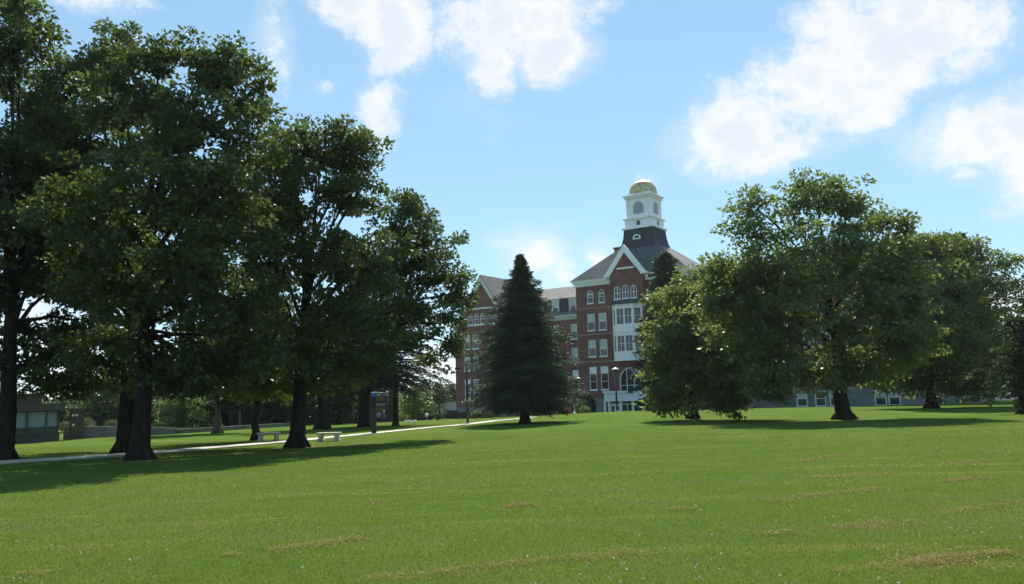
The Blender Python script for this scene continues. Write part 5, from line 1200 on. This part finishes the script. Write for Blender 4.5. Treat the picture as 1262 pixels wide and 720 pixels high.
blobs = [(628, 22, 74, 42, 1), (680, 60, 44, 26, 1), (610, 75, 26, 34, .9), (650, -30, 90, 40, 1),
         (480, 28, 48, 36, 1), (425, 8, 40, 22, .9), (462, 70, 24, 24, .7), (468, 128, 28, 34, .72), (340, 55, 26, 44, .7), (395, 105, 22, 14, .6), (470, -30, 80, 30, 1),
         (1110, 62, 84, 46, 1), (1010, 112, 84, 46, 1), (900, 170, 66, 36, 1), (1020, 25, 40, 32, .72), (1185, 85, 34, 24, .8), (960, 185, 56, 22, .8), (1130, 0, 50, 40, .8), (1060, 150, 40, 24, .8), (935, 62, 14, 12, .5),
         (1205, 172, 56, 32, 1), (1250, 160, 40, 36, 1), (1188, 222, 16, 14, .7), (1285, 200, 50, 60, .95),
         (662, 312, 38, 28, .9), (625, 300, 22, 16, .62), (690, 335, 26, 22, .75), (738, 318, 16, 22, .75), (792, 220, 22, 10, .58), (700, 268, 26, 8, .42),
         (1250, 395, 34, 34, .85), (1215, 430, 30, 20, .6), (545, 452, 40, 26, .6), (100, -10, 60, 14, .6), (603, 170, 10, 10, .42), (60, 420, 120, 50, .6), (585, 150, 60, 40, .3)]
acc = None
for (px, py, rx, ry, s_) in blobs:
    r_ = ray(px, py).normalized(); c = (math.atan2(r_.x, r_.y), math.asin(r_.z))
    a_ = N.new('ShaderNodeVectorMath'); a_.operation = 'SUBTRACT'; a_.inputs[1].default_value = (c[0], c[1], 0); L.new(v2.outputs[0], a_.inputs[0])
    b_ = N.new('ShaderNodeVectorMath'); b_.operation = 'MULTIPLY'; b_.inputs[1].default_value = (F / rx * .82, F / ry * .82, 0); L.new(a_.outputs[0], b_.inputs[0])
    l_ = N.new('ShaderNodeVectorMath'); l_.operation = 'LENGTH'; L.new(b_.outputs[0], l_.inputs[0])
    m_ = N.new('ShaderNodeMapRange'); m_.inputs['From Min'].default_value = 1.7; m_.inputs['From Max'].default_value = .2; m_.inputs['To Max'].default_value = s_; L.new(l_.outputs['Value'], m_.inputs['Value'])
    acc = m_.outputs[0] if acc is None else math_('MAXIMUM', acc, m_.outputs[0])
fb = noise_(11, 14, .7, 1.0)
sub = math_('MULTIPLY_ADD', fb.outputs['Fac'], 1.75, -.83)
den = math_('ADD', acc, sub)
mk = N.new('ShaderNodeMapRange'); mk.interpolation_type = 'SMOOTHSTEP'; mk.inputs['From Min'].default_value = .36; mk.inputs['From Max'].default_value = .86; mk.inputs['To Max'].default_value = .94; L.new(den, mk.inputs['Value'])
gate = N.new('ShaderNodeMapRange'); gate.inputs['From Min'].default_value = 0.05; gate.inputs['From Max'].default_value = .25; L.new(acc, gate.inputs['Value'])
veil = N.new('ShaderNodeMapRange'); veil.interpolation_type = 'SMOOTHSTEP'; veil.inputs['From Min'].default_value = .12; veil.inputs['From Max'].default_value = .95; veil.inputs['To Max'].default_value = .5
vn = noise_(7, 12, .72, 5.0); L.new(math_('ADD', acc, math_('MULTIPLY_ADD', vn.outputs['Fac'], 1.4, -.75)), veil.inputs['Value'])
mask = math_('MAXIMUM', math_('MULTIPLY', mk.outputs[0], gate.outputs[0]), veil.outputs[0])
# thick middles of the clouds are a little greyer than their sunlit rims
thick = noise_(16, 10, .66, 8.0); tk = math_('ADD', den, math_('MULTIPLY_ADD', thick.outputs['Fac'], 1.5, -.8))
cr = ramp(N, [(.5, (1.0, 1.0, 1.0)), (.8, (.95, .97, .995)), (1.0, (.82, .89, .96))]); L.new(tk, cr.inputs['Fac'])
bc = N.new('ShaderNodeBackground'); bc.inputs['Strength'].default_value = CLOUD; L.new(cr.outputs['Color'], bc.inputs['Color'])
mx = N.new('ShaderNodeMixShader'); L.new(mask, mx.inputs[0]); L.new(bg.outputs[0], mx.inputs[1]); L.new(bc.outputs[0], mx.inputs[2]); L.new(mx.outputs[0], out.inputs['Surface'])

sd = bpy.data.lights.new('sun', 'SUN'); sd.energy = 5.0; sd.angle = R(.53); sd.color = (1, .95, .86)
so = bpy.data.objects.new('sun', sd); COL.objects.link(so)
dv = Vector((math.sin(SUN_AZ) * math.cos(SUN_EL), math.cos(SUN_AZ) * math.cos(SUN_EL), math.sin(SUN_EL)))
so.rotation_euler = dv.to_track_quat('Z', 'Y').to_euler(); so.location = (0, 0, 60)

HAZE = 0.0001
if HAZE > 0:
    hz = MB(); hz.box(-950, 950, -420, 1520, -30, 70); m, nt, N, L = newmat('haze_air')
    o_ = N.new('ShaderNodeOutputMaterial'); v = N.new('ShaderNodeVolumePrincipled'); v.inputs['Color'].default_value = (.82, .9, 1, 1); v.inputs['Density'].default_value = HAZE; v.inputs['Anisotropy'].default_value = .3
    L.new(v.outputs[0], o_.inputs['Volume']); ho = hz.build('haze', m); tag(ho, kind='stuff', label='thin summer haze')

# ------------------------------------------------------------------ camera and view
cd = bpy.data.cameras.new('camera'); cd.sensor_width = 36; cd.sensor_fit = 'HORIZONTAL'; cd.lens = F / 1262 * 36; cd.clip_end = 5000; cd.clip_start = .05
co = bpy.data.objects.new('camera', cd); COL.objects.link(co)
co.matrix_world = Matrix.Translation((0, 0, ZC)) @ (Matrix.Rotation(math.pi / 2 + TILT, 4, 'X') @ Matrix.Rotation(-ROLL, 4, 'Z'))
SC.camera = co
SC.view_settings.view_transform = 'Standard'; SC.view_settings.look = 'None'; SC.view_settings.gamma = 1; SC.view_settings.exposure = 0.85
SC.render.resolution_x, SC.render.resolution_y = 1024, 584
SC.cycles.max_bounces = 6; SC.cycles.diffuse_bounces = 3; SC.cycles.transmission_bounces = 3; SC.cycles.volume_bounces = 0
